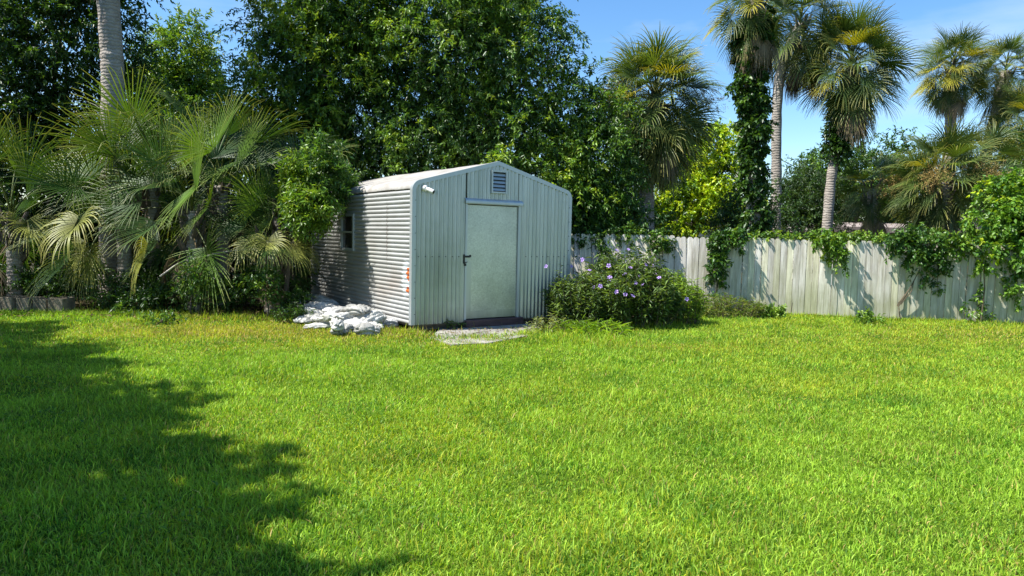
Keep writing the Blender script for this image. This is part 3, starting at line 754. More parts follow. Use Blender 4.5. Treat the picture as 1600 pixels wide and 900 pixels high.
# upper left, dark in front of the sky
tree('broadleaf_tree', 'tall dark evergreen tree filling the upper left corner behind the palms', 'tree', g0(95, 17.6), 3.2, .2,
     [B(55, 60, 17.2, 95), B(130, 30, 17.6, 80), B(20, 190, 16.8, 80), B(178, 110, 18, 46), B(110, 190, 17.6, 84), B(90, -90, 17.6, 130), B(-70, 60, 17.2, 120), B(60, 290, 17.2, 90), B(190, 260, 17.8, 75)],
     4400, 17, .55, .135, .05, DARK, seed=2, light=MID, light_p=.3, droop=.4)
tree('broadleaf_tree', 'sunlit bright green tree rising between the pale palm trunk and the dark trees', 'tree', g0(280, 26), 4.2, .2,
     [B(283, 88, 26, 46), B(245, 140, 26, 52), B(312, 150, 26, 50), B(275, 205, 25.5, 70), B(330, 235, 25.5, 50)],
     3000, 16, .55, .16, .06, BRIGHT, seed=3)
# the big dark trees behind the shed
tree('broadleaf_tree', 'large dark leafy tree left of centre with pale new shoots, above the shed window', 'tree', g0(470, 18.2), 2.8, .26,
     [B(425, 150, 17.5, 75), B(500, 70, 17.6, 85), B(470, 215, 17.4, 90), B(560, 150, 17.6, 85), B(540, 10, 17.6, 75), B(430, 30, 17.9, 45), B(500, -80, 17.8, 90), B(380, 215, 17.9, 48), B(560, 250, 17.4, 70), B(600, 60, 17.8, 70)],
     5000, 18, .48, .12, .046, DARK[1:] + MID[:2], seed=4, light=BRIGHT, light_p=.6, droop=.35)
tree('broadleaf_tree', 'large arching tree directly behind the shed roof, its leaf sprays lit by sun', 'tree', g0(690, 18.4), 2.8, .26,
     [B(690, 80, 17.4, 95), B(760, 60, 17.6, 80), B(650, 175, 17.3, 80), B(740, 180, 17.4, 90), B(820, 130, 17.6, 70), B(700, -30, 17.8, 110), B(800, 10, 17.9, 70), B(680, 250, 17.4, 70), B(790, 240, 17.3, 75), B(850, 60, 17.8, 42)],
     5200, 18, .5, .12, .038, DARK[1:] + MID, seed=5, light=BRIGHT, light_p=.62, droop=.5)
tree('broadleaf_tree', 'looser green tree sloping down from the shed to the fence, beside the round-headed palm', 'tree', g0(900, 17.9), 2.0, .16,
     [B(880, 180, 17.5, 55), B(922, 230, 17.2, 50), B(890, 280, 17.0, 60), B(942, 165, 17.4, 34), B(962, 285, 17.2, 34), B(920, 335, 17.1, 50), B(975, 345, 17.1, 32), B(860, 345, 17.4, 40)],
     2300, 17, .5, .115, .042, MID, seed=6, light=BRIGHT, light_p=.5, droop=.4)
# shrub over the shed's window
tree('leafy_shrub', 'light green leafy shrub leaning over the left end of the shed roof', 'shrub', (-4.55, 13.7, 0), 1.4, .05,
     [B(495, 265, 13.4, 34), B(482, 318, 13.1, 30), B(522, 288, 14.0, 26), B(468, 290, 13.4, 20), B(545, 284, 14.6, 13), B(490, 350, 13.2, 16)],
     950, 16, .24, .10, .036, MID[1:], seed=7, light=BRIGHT, light_p=.9, up=.5, droop=.25)
# understorey closing the view below the crowns
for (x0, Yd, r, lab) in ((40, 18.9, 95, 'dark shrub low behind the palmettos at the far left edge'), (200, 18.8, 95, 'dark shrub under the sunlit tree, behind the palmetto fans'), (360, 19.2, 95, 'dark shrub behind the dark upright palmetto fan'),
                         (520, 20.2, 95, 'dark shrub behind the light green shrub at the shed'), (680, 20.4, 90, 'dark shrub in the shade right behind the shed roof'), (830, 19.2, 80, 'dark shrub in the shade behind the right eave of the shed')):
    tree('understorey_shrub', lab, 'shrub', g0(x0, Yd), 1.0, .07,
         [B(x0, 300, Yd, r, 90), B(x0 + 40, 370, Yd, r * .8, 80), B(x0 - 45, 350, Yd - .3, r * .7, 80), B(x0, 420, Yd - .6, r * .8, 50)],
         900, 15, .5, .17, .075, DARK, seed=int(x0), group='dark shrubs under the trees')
tree('broadleaf_tree', 'vivid yellow-green tree with layered branches beyond the fence', 'tree', g0(1085, 25), 2.4, .15,
     [B(1080, 240, 25, 50, 16), B(1120, 215, 25, 36, 14), B(1050, 275, 24.6, 52, 16), B(1120, 270, 24.8, 55, 18), B(1085, 310, 24.5, 60, 18), B(1020, 320, 24.6, 40, 16), B(1135, 325, 24.5, 45, 20), B(1060, 345, 24.4, 50, 16), B(1150, 240, 25, 22, 20)],
     2300, 15, .45, .13, .06, YELLOW, seed=8, inner=.5, light=MID, light_p=.25, up=.1, droop=.2)
tree('conifer', 'dark green feathery juniper between the two slim palm trunks', 'tree', g0(1255, 24), 1.6, .12,
     [B(1250, 320, 24, 40), B(1240, 350, 23.6, 40), B(1290, 335, 24, 40), B(1265, 295, 24, 22, 26), B(1230, 300, 24.2, 14, 22)],
     1400, 16, .45, .12, .03, JUNI, seed=9, up=.7, droop=.0)
tree('leafy_shrub', 'dark green shrub behind the fence at the foot of the vine-clad palm', 'shrub', g0(1180, 19.5), 1.0, .08,
     [B(1180, 335, 19.5, 42, 40), B(1145, 345, 19.3, 30, 32), B(1165, 375, 19, 45, 25)],
     650, 15, .4, .11, .035, JUNI, seed=10, up=.6, light=MID, light_p=.3)
tree('broadleaf_tree', 'rounded green tree behind the leaning palm trunk', 'tree', g0(1330, 30), 3.0, .2,
     [B(1310, 270, 30, 45), B(1350, 265, 30.4, 36), B(1290, 300, 29.6, 42), B(1345, 310, 29.6, 45), B(1270, 275, 30, 22), B(1390, 320, 30, 30, 40)],
     1500, 15, .6, .17, .06, MID, seed=11, light=BRIGHT, light_p=.3)
tree('broadleaf_tree', 'green tree left of the low wide palm, dark at its foot', 'tree', g0(1405, 32), 3.2, .2,
     [B(1408, 245, 32, 26), B(1395, 280, 31.6, 30), B(1425, 290, 31.6, 36), B(1400, 325, 31, 34)],
     800, 15, .6, .18, .07, MID, seed=12)
tree('broadleaf_tree', 'green tree at the right edge behind the vine heap', 'tree', g0(1590, 22), 2.4, .16,
     [B(1590, 270, 22, 42), B(1560, 310, 21.6, 40), B(1620, 310, 21.8, 60), B(1640, 250, 22, 50)],
     1000, 15, .5, .14, .055, MID, seed=13)
tree('broadleaf_tree', 'small green tree against the sky left of the round-headed palm', 'tree', g0(985, 22), 2.6, .14,
     [B(975, 340, 22, 40, 24), B(950, 300, 22, 36, 36), B(1020, 352, 21.5, 36, 18)],
     700, 15, .45, .12, .05, BRIGHT, seed=15)
# far tree belt
P_ = []
bl = []
rr = random.Random(5)
for i in range(44):
    x = -70 + i * 3.4; bl.append((x, 62 + rr.uniform(-6, 6), rr.uniform(1.2, 2.2), 3.6, 3, rr.uniform(1.8, 3.0)))
fo = foliage('distant_woods', None, bl, 5200, 12, 1.3, .6, .3, MID, (0, 0, 0)); tag(fo, 'far belt of trees closing the horizon', 'woods', kind='stuff')
# ground plants under the palmettos
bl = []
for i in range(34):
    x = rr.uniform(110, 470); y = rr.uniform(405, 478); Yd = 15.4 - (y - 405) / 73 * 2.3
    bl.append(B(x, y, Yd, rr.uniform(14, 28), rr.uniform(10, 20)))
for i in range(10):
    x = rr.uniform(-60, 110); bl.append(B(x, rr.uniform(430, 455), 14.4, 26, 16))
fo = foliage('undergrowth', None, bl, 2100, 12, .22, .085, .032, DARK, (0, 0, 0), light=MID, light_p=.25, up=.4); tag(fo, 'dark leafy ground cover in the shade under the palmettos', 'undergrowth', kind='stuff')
# a few separate seedlings there
for (x, y, Yd, lab) in ((305, 440, 13.2, 'small glossy-leaved seedling in the shade under the palmettos'), (415, 445, 12.9, 'leafy seedling in front of the yellowed palmetto fan, left of the sacks'), (250, 513, 11.9, 'pale low weed in the grass at the shade edge below the palmettos')):
    p = at(x, y, Yd); tree('seedling', lab, 'plant', (p.x, p.y, 0), max(.08, p.z - .1), .012, [(p.x, p.y, max(.05, p.z), .28, .22, max(.03, min(.35, p.z)))], 130 if y < 500 else 45, 11, .16, .075, .03, MID, seed=int(x), light=BRIGHT, light_p=.4, up=.6)

# trees left of the picture whose shade falls on the lawn
for i, (x, y, z, r, lab) in enumerate(((-12.4, 8.1, 6.0, 1.9, 'leafy yard tree outside the left edge, farthest of four'), (-10.1, 5.75, 6.0, 1.9, 'leafy yard tree left of the lawn, second farthest of four'), (-8.1, 3.5, 6.0, 1.9, 'leafy yard tree left of the lawn, second nearest of four'), (-6.45, .95, 6.0, 1.9, 'leafy yard tree left of the viewer, nearest of four'))):
    tree('yard_tree', lab, 'tree', (x - 1.2, y - .6, 0), 3, .2, [(x, y, z, r, r, 1.4), (x - 1.7, y - 1.6, z + .3, r, r, 1.5), (x - 3.2, y - .6, z + .6, r, r, 1.6), (x - 3.6, y + 1.6, z + .4, r, r, 1.5), (x - 1.6, y + .6, z + .6, 1.7, 1.7, 1.4)],
         4300, 14, .6, .25, .14, DARK, seed=40 + i, inner=.75, group='yard trees outside the left edge')

# ------------------------------------------------------------------ palms
def frond_mesh(name, elev, Lp, Lb, seed, arc=118, nl=40, droop=1.0, col=(.06, .12, .03), tip=(.16, .18, .05), dead=False, bend=30, stiff=.45, pet=(.12, .15, .04), twist=0, fuse=.34):
    r = random.Random(seed); V = []; T = []; C = []
    th = rad(elev); p = Vector((0, 0, 0)); seg = 7; pts = []
    for i in range(seg + 1):
        pts.append(p.copy()); p = p + Vector((math.cos(th), 0, math.sin(th))) * (Lp / seg); th -= rad(bend) / seg * (1 if not dead else .6)
    th = max(th, rad(-96))
    p = pts[-1]
    def addtube(pts, r0, r1):
        b = len(V); n = 4
        for i, q in enumerate(pts):
            rr_ = r0 + (r1 - r0) * i / (len(pts) - 1)
            for k in range(n):
                a = 2 * PI * k / n + .4
                V.append((q.x - math.sin(th) * math.sin(a) * rr_, q.y + math.cos(a) * rr_ * 1.4, q.z + math.sin(a) * rr_)); C.append(pet)
        for i in range(len(pts) - 1):
            for k in range(n):
                a, b2 = b + i * n + k, b + i * n + (k + 1) % n; c, d = a + n, b2 + n
                T.append((a, b2, d)); T.append((a, d, c))
    addtube(pts, .020, .010)
    t = Vector((math.cos(th), 0, math.sin(th))); nrm = Vector((-math.sin(th), 0, math.cos(th))); bb = Vector((0, 1, 0))
    if twist: Rt = Matrix.Rotation(rad(twist), 3, t); nrm = Rt @ nrm; bb = Rt @ bb
    rows = [0, .15, fuse, .5, .66, .82, 1.0]
    for j in range(nl):
        f = (j + .5) / nl * 2 - 1
        phi = rad(arc) * f + r.gauss(0, .025)
        fa = abs(f)
        d = (t * math.cos(phi) + bb * math.sin(phi)).normalized()
        d = (d + nrm * (.10 + .38 * fa) * (1 if not dead else -.2)).normalized()
        Lj = Lb * (1 - .34 * fa ** 2) * r.uniform(.88, 1.06)
        # costa: central leaflets start further along the bent midrib
        st = p + t * (.22 * Lb * (1 - fa) ** 1.2) + Vector((0, 0, -1)) * .05 * Lb * (1 - fa)
        if dead: d = (d + Vector((0, 0, -1)) * r.uniform(.5, 1.2)).normalized()
        side = nrm.cross(d).normalized()
        half = Lj * fuse * .92 * math.tan(rad(arc) / nl)
        dr = droop * r.uniform(.6, 1.5)
        q = st.copy(); dirc = d.copy(); prev = 0; base = len(V)
        cv = r.uniform(.78, 1.25); tipmix = r.random()
        kink = r.random() < (.35 if not dead else .9)
        for i, s in enumerate(rows):
            ds = (s - prev) * Lj; prev = s
            q = q + dirc * ds
            g_ = 0.0 if s < stiff * .8 else (s - stiff * .8) * dr * (1.9 if kink else .8)
            dirc = (dirc + Vector((0, 0, -1)) * g_ * .5).normalized()
            wd = half * (s / fuse if s < fuse else max(.04, 1 - (s - fuse) / (1.02 - fuse)) ** .7) * (1 if s > 0 else 0) + .0015
            up = side.cross(dirc).normalized() * -1
            vf = .55 * wd
            cc = [(col[k] * (1 - s ** 3 * tipmix * .9) + tip[k] * s ** 3 * tipmix * .9) * cv for k in range(3)]
            for (sg, hh) in ((-1, 0), (0, vf), (1, 0)):
                v = q + side * sg * wd + up * hh; V.append(tuple(v)); C.append(cc)
        for i in range(len(rows) - 1):
            for k in range(2):
                a = base + i * 3 + k; T.append((a, a + 1, a + 4)); T.append((a, a + 4, a + 3))
    return np_mesh(name, np.array(V), np.array(T), M['dead'] if dead else M['frond'], np.array(C))
G1, G2 = (.085, .140, .030), (.062, .110, .032)
YT = (.46, .40, .10)
FR = {}
for e in (80, 60, 42, 22, 4, -16, -38):
    FR[e] = [frond_mesh('frond', e, .80, .98, e * 3 + k, col=(G1 if k % 2 else G2), tip=YT, droop=1.5, bend=38, twist=(-38, 8, 40)[k]) for k in range(3)]
FRY = [frond_mesh('frond', e, 1.0, .95, 300 + i, col=(.33, .32, .035), tip=(.50, .38, .08), droop=1.1, bend=36) for i, e in enumerate((50, 20, -5))]
FRD = [frond_mesh('dead_frond', e, .85, .9, 500 + i, arc=95, nl=30, dead=True, droop=1.6, col=c, tip=(.30, .24, .16), pet=(.2, .15, .08), bend=40) for i, (e, c) in
       enumerate(((-35, (.22, .17, .10)), (-60, (.17, .13, .09)), (-75, (.12, .095, .075)), (-50, (.30, .24, .13))))]
FP = {}      # palmetto fronds: longer, softer
for e in (80, 62, 45, 28, 10, -12):
    FP[e] = [frond_mesh('frond', e, 1.12, 1.36, e * 5 + k + 900, col=((.045, .105, .018), (.034, .080, .018), (.085, .165, .020), (.040, .092, .020))[k], tip=(.42, .42, .14), droop=(1.2, 1.9, .8, 1.5)[k], bend=36, nl=38, arc=(100, 88, 112, 74)[k], stiff=.55, fuse=.27, twist=(-55, 20, 60, -15)[k]) for k in range(4)]
FPY = [frond_mesh('frond', e, 1.1, 1.05, 950 + i, col=(.22, .24, .05), tip=(.42, .34, .12), droop=2.6, bend=60, nl=42, stiff=.3) for i, e in enumerate((30, -5))]
def add_frond(me, parent, hub, az, sc, tilt=0, rnd=random):
    o = bpy.data.objects.new(me.name.split('.')[0], me); COL.objects.link(o); o.parent = parent
    o.location = hub; o.rotation_euler = (rnd.uniform(-.18, .18), rnd.uniform(-.1, .1) + tilt, az); o.scale = (sc,) * 3
    return o
def trunk_mesh(pts, rs, parent, origin, seed=0, boots=0):
    mb = MB(); o = Vector(origin); P3 = [Vector(p) - o for p in pts]
    # smooth curve through the points with many rings
    fine = []; fr = []
    N = 46
    for i in range(N + 1):
        t = i / N * (len(P3) - 1); k = min(int(t), len(P3) - 2); f = t - k
        p0, p1, p2, p3 = P3[max(k - 1, 0)], P3[k], P3[k + 1], P3[min(k + 2, len(P3) - 1)]
        q = .5 * ((2 * p1) + (p2 - p0) * f + (2 * p0 - 5 * p1 + 4 * p2 - p3) * f * f + (3 * p1 - p0 - 3 * p2 + p3) * f ** 3)
        fine.append(q); fr.append((rs[k] * (1 - f) + rs[k + 1] * f) * (1 + .04 * math.sin(i * 1.9 + seed) + .02 * math.sin(i * 5)))
    mb.tube(fine, fr, 16, wob=.10, seed=seed)
    tr = mb.build('trunk', M['palm_trunk'], parent, smooth=True)
    if boots:
        mb = MB(); rr = random.Random(seed); top = fine[-1]
        for i in range(boots):
            a = rr.uniform(0, 2 * PI); h = -rr.uniform(0, .9); d = Vector((math.cos(a), math.sin(a), 0)); r = rs[-1]
            b = top + d * r * .8 + Vector((0, 0, h)); mb.tube([b, b + d * .10 + Vector((0, 0, .12)), b + d * .20 + Vector((0, 0, .34))], [.05, .04, .02], 5)
        mb.build('leaf_boots', M['bark'], parent)
    return tr
def palm(label, base, top, r0, r1, ng=34, nd=12, sc=1.0, mid=None, seed=0, ny=3, boots=16, name='palm_tree', group='palms standing beyond the fence', lowest=-20, flowers=0, low=0):
    rr = random.Random(seed); base = Vector(base); top = Vector(top); ng = int(ng * 1.35); nd = int(nd * 1.25)
    root = empty(name, base, 0, label, 'palm', group)
    pts = [base] + ([Vector(m) for m in mid] if mid else [base.lerp(top, .5)]) + [top]
    rs = [r0 * 1.12] + [(r0 + r1) / 2] * (len(pts) - 2) + [r1]
    trunk_mesh(pts, rs, root, base, seed, boots)
    hub = top - base
    ks = [e for e in FR if e >= lowest - 18]
    for i in range(ng):
        t = i / max(1, ng - 1); e = ks[min(len(ks) - 1, int(t * len(ks)))]
        az = i * 2.39996 + rr.uniform(-.25, .25)
        add_frond(rr.choice(FR[e]), root, hub + Vector((0, 0, .25 - .5 * t)), az, sc * rr.uniform(.86, 1.08), 0, rr)
    for i in range(low):
        add_frond(rr.choice(FR[rr.choice((4, -16, -38))]), root, hub + Vector((0, 0, -.2 - rr.uniform(0, .5))), i * 2.39996 + rr.uniform(-.3, .3), sc * rr.uniform(.95, 1.12), 0, rr)
    for i in range(ny):
        add_frond(rr.choice(FRY), root, hub + Vector((0, 0, -.1)), rr.uniform(0, 6.28), sc * rr.uniform(.85, 1.0), 0, rr)
    for i in range(nd):
        add_frond(rr.choice(FRD), root, hub + Vector((0, 0, -.35 - rr.uniform(0, .35))), i * 2.39996 + rr.uniform(-.3, .3), sc * rr.uniform(.8, 1.05), 0, rr)
    for i in range(flowers):
        a = i / flowers * 6.28 + rr.uniform(-.3, .3); d = Vector((math.cos(a), math.sin(a), 0)); c = base + hub + d * 1.25 * sc + Vector((0, 0, rr.uniform(.0, .35)))
        foliage('flower_stalk', root, [(c.x, c.y, c.z, .42, .42, .20), (c.x + d.x * .3, c.y + d.y * .3, c.z - .15, .3, .3, .16)], 150, 12, .18, .035, .02, [((.42, .30, .11), 3), ((.30, .24, .08), 2)], base, mat='dead', inner=.6)
    return root
def pt(x, y, Y): return at(x, y, Y)
# pale trunk at the upper left, its crown above the picture
b = g0(172, 15.6)
palm('palm with a thick pale grey trunk standing behind the left palmettos', b, (b[0] - .1, 15.6, 9.4), .24, .21, mid=[pt(176, 150, 15.6), pt(172, 40, 15.6)], ng=30, nd=8, sc=1.2, seed=1, group='palms standing on the left')
# palm hidden in the tree behind the shed: only its brown skirt shows
b = g0(775, 19.6); palm('tall palm above the shed whose brown hanging fronds show at the top edge', b, pt(765, -60, 19.6), .2, .18, ng=26, nd=22, sc=1.05, seed=2)
b = g0(1013, 19.5); palm('large round-headed palm right of the big trees, with a dark shaggy skirt', b, pt(1024, 160, 19.5), .21, .2, mid=[pt(1011, 280, 19.5)], ng=50, nd=22, sc=1.05, seed=3, ny=6, flowers=2, low=34)
b = g0(1178, 17.5); PV = b; palm('tall palm whose whole trunk is wrapped in dark vine', b, pt(1182, -5, 17.5), .17, .17, ng=26, nd=24, sc=.82, seed=4)
b = g0(1214, 21); palm('palm with a bare straight ringed trunk beside the vine-clad one', b, pt(1250, 38, 21), .155, .135, mid=[pt(1213, 300, 21), pt(1217, 130, 21)], ng=30, nd=12, sc=.92, seed=5, ny=1)
b = g0(1288, 20.5); palm('full-headed palm on a leaning grey trunk with vine below its crown', b, pt(1330, 105, 20.5), .145, .125, mid=[pt(1298, 290, 20.5), pt(1312, 190, 20.5)], ng=42, nd=14, sc=.98, seed=6, ny=4)
b = g0(1484, 23.5); palm('yellowish palm with a short straight trunk above the low wide palm', b, pt(1490, 108, 23.5), .17, .17, mid=[pt(1485, 200, 23.5)], ng=36, nd=10, sc=.76, seed=7, ny=14)
b = g0(1535, 24); palm('palm on a slanting trunk near the right edge, crown lit yellow', b, pt(1572, 112, 24), .17, .16, mid=[pt(1541, 250, 24), pt(1556, 180, 24)], ng=28, nd=12, sc=.72, seed=8, ny=7)
b = g0(1604, 23); palm('dark palm cut by the right edge of the view', b, pt(1612, 195, 23), .17, .16, ng=30, nd=8, sc=.8, seed=9)
b = g0(1480, 19); palm('low wide palm with tan flower plumes behind the vine heap', b, pt(1470, 285, 19), .2, .2, ng=42, nd=12, sc=.86, seed=10, ny=4, flowers=5)
b = g0(1530, 20.5); palm('low palm tucked behind the wide one, its fans upright', b, pt(1530, 262, 20.5), .18, .18, ng=26, nd=4, sc=.7, seed=11, ny=1)
b = g0(1368, 22.5); palm('small half-brown palm in front of the far white house', b, pt(1362, 295, 22.5), .14, .14, ng=16, nd=18, sc=.66, seed=12, ny=5, flowers=1)

# palmettos at the left
def palmetto(label, x, y, Y, n, sc, seed, emin=-12, yel=0, spread=None, heros=()):
    rr = random.Random(seed); hub = at(x, y, Y); base = Vector((hub.x, hub.y, 0)); root = empty('palmetto', base, 0, label, 'palmetto', 'palmettos on the left side')
    trunk_mesh([base, base + Vector((.03, .02, hub.z * .5)), hub], [.16, .14, .13], root, base, seed, 20)
    h = hub - base; ks = [e for e in FP if e >= emin]
    for i in range(n):
        t = i / max(1, n - 1); e = ks[min(len(ks) - 1, int(t * len(ks)))]
        az = i * 2.39996 + rr.uniform(-.3, .3) + seed
        add_frond(rr.choice(FP[e]), root, h + Vector((0, 0, .2 - .45 * t)), az, sc * rr.uniform(.85, 1.1), 0, rr)
    for i in range(yel):
        add_frond(rr.choice(FPY), root, h + Vector((0, 0, -.15)), rr.uniform(PI + .4, 2 * PI - .4), sc * rr.uniform(.85, 1.05), 0, rr)
    for (e, az, s) in heros:
        add_frond(FP[e][seed % 2], root, h, rad(az), s, 0, rr)
    for i in range(3):
        add_frond(rr.choice(FRD), root, h + Vector((0, 0, -.4)), rr.uniform(0, 6.28), sc * .8, 0, rr)
    return root
palmetto('palmetto with long drooping yellow-tipped fans above the concrete blocks', 190, 335, 14.5, 15, .92, 21, yel=3)
palmetto('palmetto with green radiating fans in the middle of the cluster', 300, 330, 13.9, 15, .92, 22, yel=1)
palmetto('tall palmetto with upright fans nearest the pale trunk', 235, 282, 15.0, 15, .84, 23, emin=10)
palmetto('tall palmetto with stiff upright fans at the right of the cluster', 345, 290, 14.9, 15, .88, 24, emin=10)
palmetto('palmetto with fans reaching out at the left edge', 18, 345, 14.3, 15, .95, 25, emin=0, yel=1)
palmetto('dark upright palmetto between the cluster and the light shrub', 435, 325, 15.2, 9, .85, 26, emin=28)
# the low yellowed one beside the sacks
palmetto('low palmetto with a pale yellow fan hanging beside the shed wall', 425, 375, 13.7, 6, .62, 27, emin=28, heros=())
root = bpy.data.objects['palmetto.006'] if 'palmetto.006' in bpy.data.objects else None
if root:
    for az, s in ((-75, .62), (-40, .6), (-110, .58), (-10, .55)):
        add_frond(FPY[0], root, (0, 0, at(425, 375, 13.7).z - .05), rad(az), s)

# fallen grey stalks under the palmettos
for i, (a, b_, lab) in enumerate((((250, 432, 13.2), (300, 402, 13.5), 'bare grey palm stalk leaning low under the middle palmetto'), ((300, 405, 13.6), (405, 388, 14.0), 'bare grey palm stalk stretched level under the palmettos'))):
    p, q = at(*a), at(*b_); mb = MB(); mb.tube([(0, 0, 0), (q - p) * .5 + Vector((0, 0, .04)), q - p], [.018, .014, .008], 6)
    o = mb.build('palm_stalk', M['polewood']); o.location = p; tag(o, lab, 'palm stalk', 'fallen palm stalks')

# ------------------------------------------------------------------ vines
def vine(label, blobs, n, base, nl=12, slen=.17, lL=.10, lW=.06, pal=MID, light=BRIGHT, light_p=.4, strings=(), name='climbing_vine', group='vines on the fence', droop=.5, stems=(), cat='vine'):
    base = Vector(base); root = empty(name, base, 0, label, cat, group); extra = []
    mb = MB()
    for (a, b_) in stems:
        a, b_ = Vector(a) - base, Vector(b_) - base; mid = (a + b_) / 2 + Vector((random.uniform(-.08, .08), -.03, 0)); mb.tube([a, mid, b_], [.016, .012, .007], 6)
    for (x, y, Y, ln, k) in strings:
        p = at(x, y, Y); m = np.array([[p.x + random.gauss(0, .02) * i, p.y, p.z - ln * i / k] for i in range(k)])
        extra.append(sprays(m, np.tile(np.array([0, -.2, -1.]), (k, 1)) + rdir(k) * .7, 9, .16, lL * .9, lW * .9, pal=pal, droop=.3))
        q = p - base; mb.tube([q + Vector((0, 0, .1)), q + Vector((.01, 0, -ln * .5)), q + Vector((.03, 0, -ln))], [.006, .005, .002], 4)
    if not mb.v: mb.tube([(0, 0, 0), (.02, -.01, .3)], [.015, .01], 6)
    mb.build('stem', M['twig'], root)
    foliage('foliage', root, blobs, n, nl, slen, lL, lW, pal, base, light=light, light_p=light_p, droop=droop, extra=extra, up=.1)
    return root
def FP_(x, z=0, off=0):       # point on the fence line seen at pixel x
    p = at(x, 400, 15); s = p.x / p.y
    # intersect ray with fence line
    k = (FB.y - FA.y) / (FB.x - FA.x); Y = (FA.y - k * FA.x) / (1 - k * s)
    return Vector((s * Y, Y - off, z))
def FBl(x, y, r, rz=None, ry=.14, off=.1):
    Y = FP_(x).y - off; p = at(x, y, Y); s = Y / 1100
    return (p.x, p.y, p.z, r * s, ry, (rz or r) * s)
vine('green vine clump hanging over the fence left of the palm trunks', [FBl(1130, 380, 16, 12), FBl(1121, 405, 9, 18), FBl(1150, 370, 18, 5), FBl(1117, 432, 5, 16)], 170, FP_(1120), strings=((1118, 450, 15.5, .45, 8),), stems=((FP_(1120), FP_(1125, 1.5, .06)),))
vine('thin bright vine tongue hanging over the fence below the leaning palm', [FBl(1305, 380, 14, 8), FBl(1310, 394, 9, 12), FBl(1290, 372, 18, 6)], 80, FP_(1308), strings=((1314, 400, 15.0, .3, 6),), pal=BRIGHT)
vine('low creeper running along the fence top by the shed', [FBl(900, 372, 22, 12, off=-.15), FBl(935, 368, 28, 14, off=-.1), FBl(985, 368, 28, 12, off=-.1), FBl(1030, 374, 24, 14, off=0), FBl(945, 398, 7, 22), FBl(1035, 380, 9, 9)], 330, FP_(960), strings=((945, 415, 16.3, .4, 8), (1035, 400, 16, .3, 6)), light_p=.25, slen=.12, lL=.075, lW=.05)
bl = [FBl(x, 370 + (x - 1180) * .02 - 2, 12, 3.2, off=-.1, ry=.12) for x in range(1180, 1400, 20)] + [FBl(1345, 368, 20, 5, off=-.2)]
vine('low leafy creeper along the fence top beneath the slim palms', bl, 170, FP_(1240), pal=BRIGHT, light_p=.3, slen=.08, lL=.07, lW=.05)
vine('dense vine curtain with reddish runner over the fence right of the board step', [FBl(1400, 378, 18, 8), FBl(1430, 378, 30, 10), FBl(1480, 380, 32, 12), FBl(1432, 400, 14, 18), FBl(1465, 408, 12, 14), FBl(1420, 365, 24, 8, off=-.1), FBl(1500, 380, 16, 7)], 290, FP_(1418), strings=((1465, 430, 14.9, .35, 7), (1440, 430, 14.9, .2, 5)),
     stems=((FP_(1405, .3, .08), FP_(1432, 1.0, .07)), (FP_(1404, .32, .07), FP_(1435, 1.1, .08)), (FP_(1410, 0, .08), FP_(1405, .4, .08)), (FP_(1408, .35, .09), FP_(1428, .9, .08))))
vine('big bright vine heap spilling over the fence at the right edge', [FBl(1540, 355, 26, 26, ry=.4, off=-.2), FBl(1580, 345, 40, 45, ry=.6, off=-.3), FBl(1625, 340, 50, 60, ry=.7, off=-.3), FBl(1540, 388, 22, 16, ry=.2), FBl(1595, 395, 28, 22, ry=.25), FBl(1538, 415, 12, 28), FBl(1588, 430, 9, 24), FBl(1645, 420, 40, 40), FBl(1560, 300, 24, 20, ry=.4, off=-.6), FBl(1600, 290, 26, 30, ry=.5, off=-.6)],
     1350, FP_(1535), pal=[((.07, .16, .02), 3), ((.12, .25, .025), 3), ((.19, .32, .03), 2)], light=YELLOW, light_p=.07, strings=((1532, 440, 14.7, .8, 14), (1590, 445, 14.6, .45, 9), (1570, 430, 14.6, .3, 6), (1536, 470, 14.7, .3, 6)), stems=((FP_(1535, 0, .1), FP_(1530, 1.5, .1)),))
vine('sparse young creeper climbing the fence boards low in the sun', [FBl(1167, 478, 6, 12, ry=.05)], 22, FP_(1167), nl=8, slen=.15, lL=.07, lW=.04)
# vine sleeve of the tall palm
p = Vector(PV); bl = []
for k in range(15):
    q = at(1177 + 3 * math.sin(k), 360 - k * 23, 17.5); rk = .24 + .05 * math.sin(k * 2.1) + .009 * k; bl.append((q.x, q.y, q.z, rk, rk, .30))
vine('dark vine sleeve covering the tall palm trunk from fence to crown', bl, 1500, PV, nl=13, slen=.15, lL=.11, lW=.075, pal=DARK, light=MID, light_p=.25, group='vines on the palms')
bl = []
for (x, y, r) in ((1312, 180, 14), (1314, 200, 12), (1309, 222, 10), (1318, 165, 16), (1306, 205, 7), (1328, 185, 8), (1305, 240, 8), (1316, 232, 6)):
    q = at(x, y, 20.4); bl.append((q.x, q.y, q.z, r * .0186, .26, r * .022))
vine('short vine sleeve under the crown of the leaning palm', bl, 330, at(1312, 215, 20.3), nl=12, slen=.2, lL=.12, lW=.08, pal=DARK, light=MID, light_p=.4, strings=((1296, 200, 20.2, .5, 6), (1344, 175, 20.2, .25, 4)), group='vines on the palms')
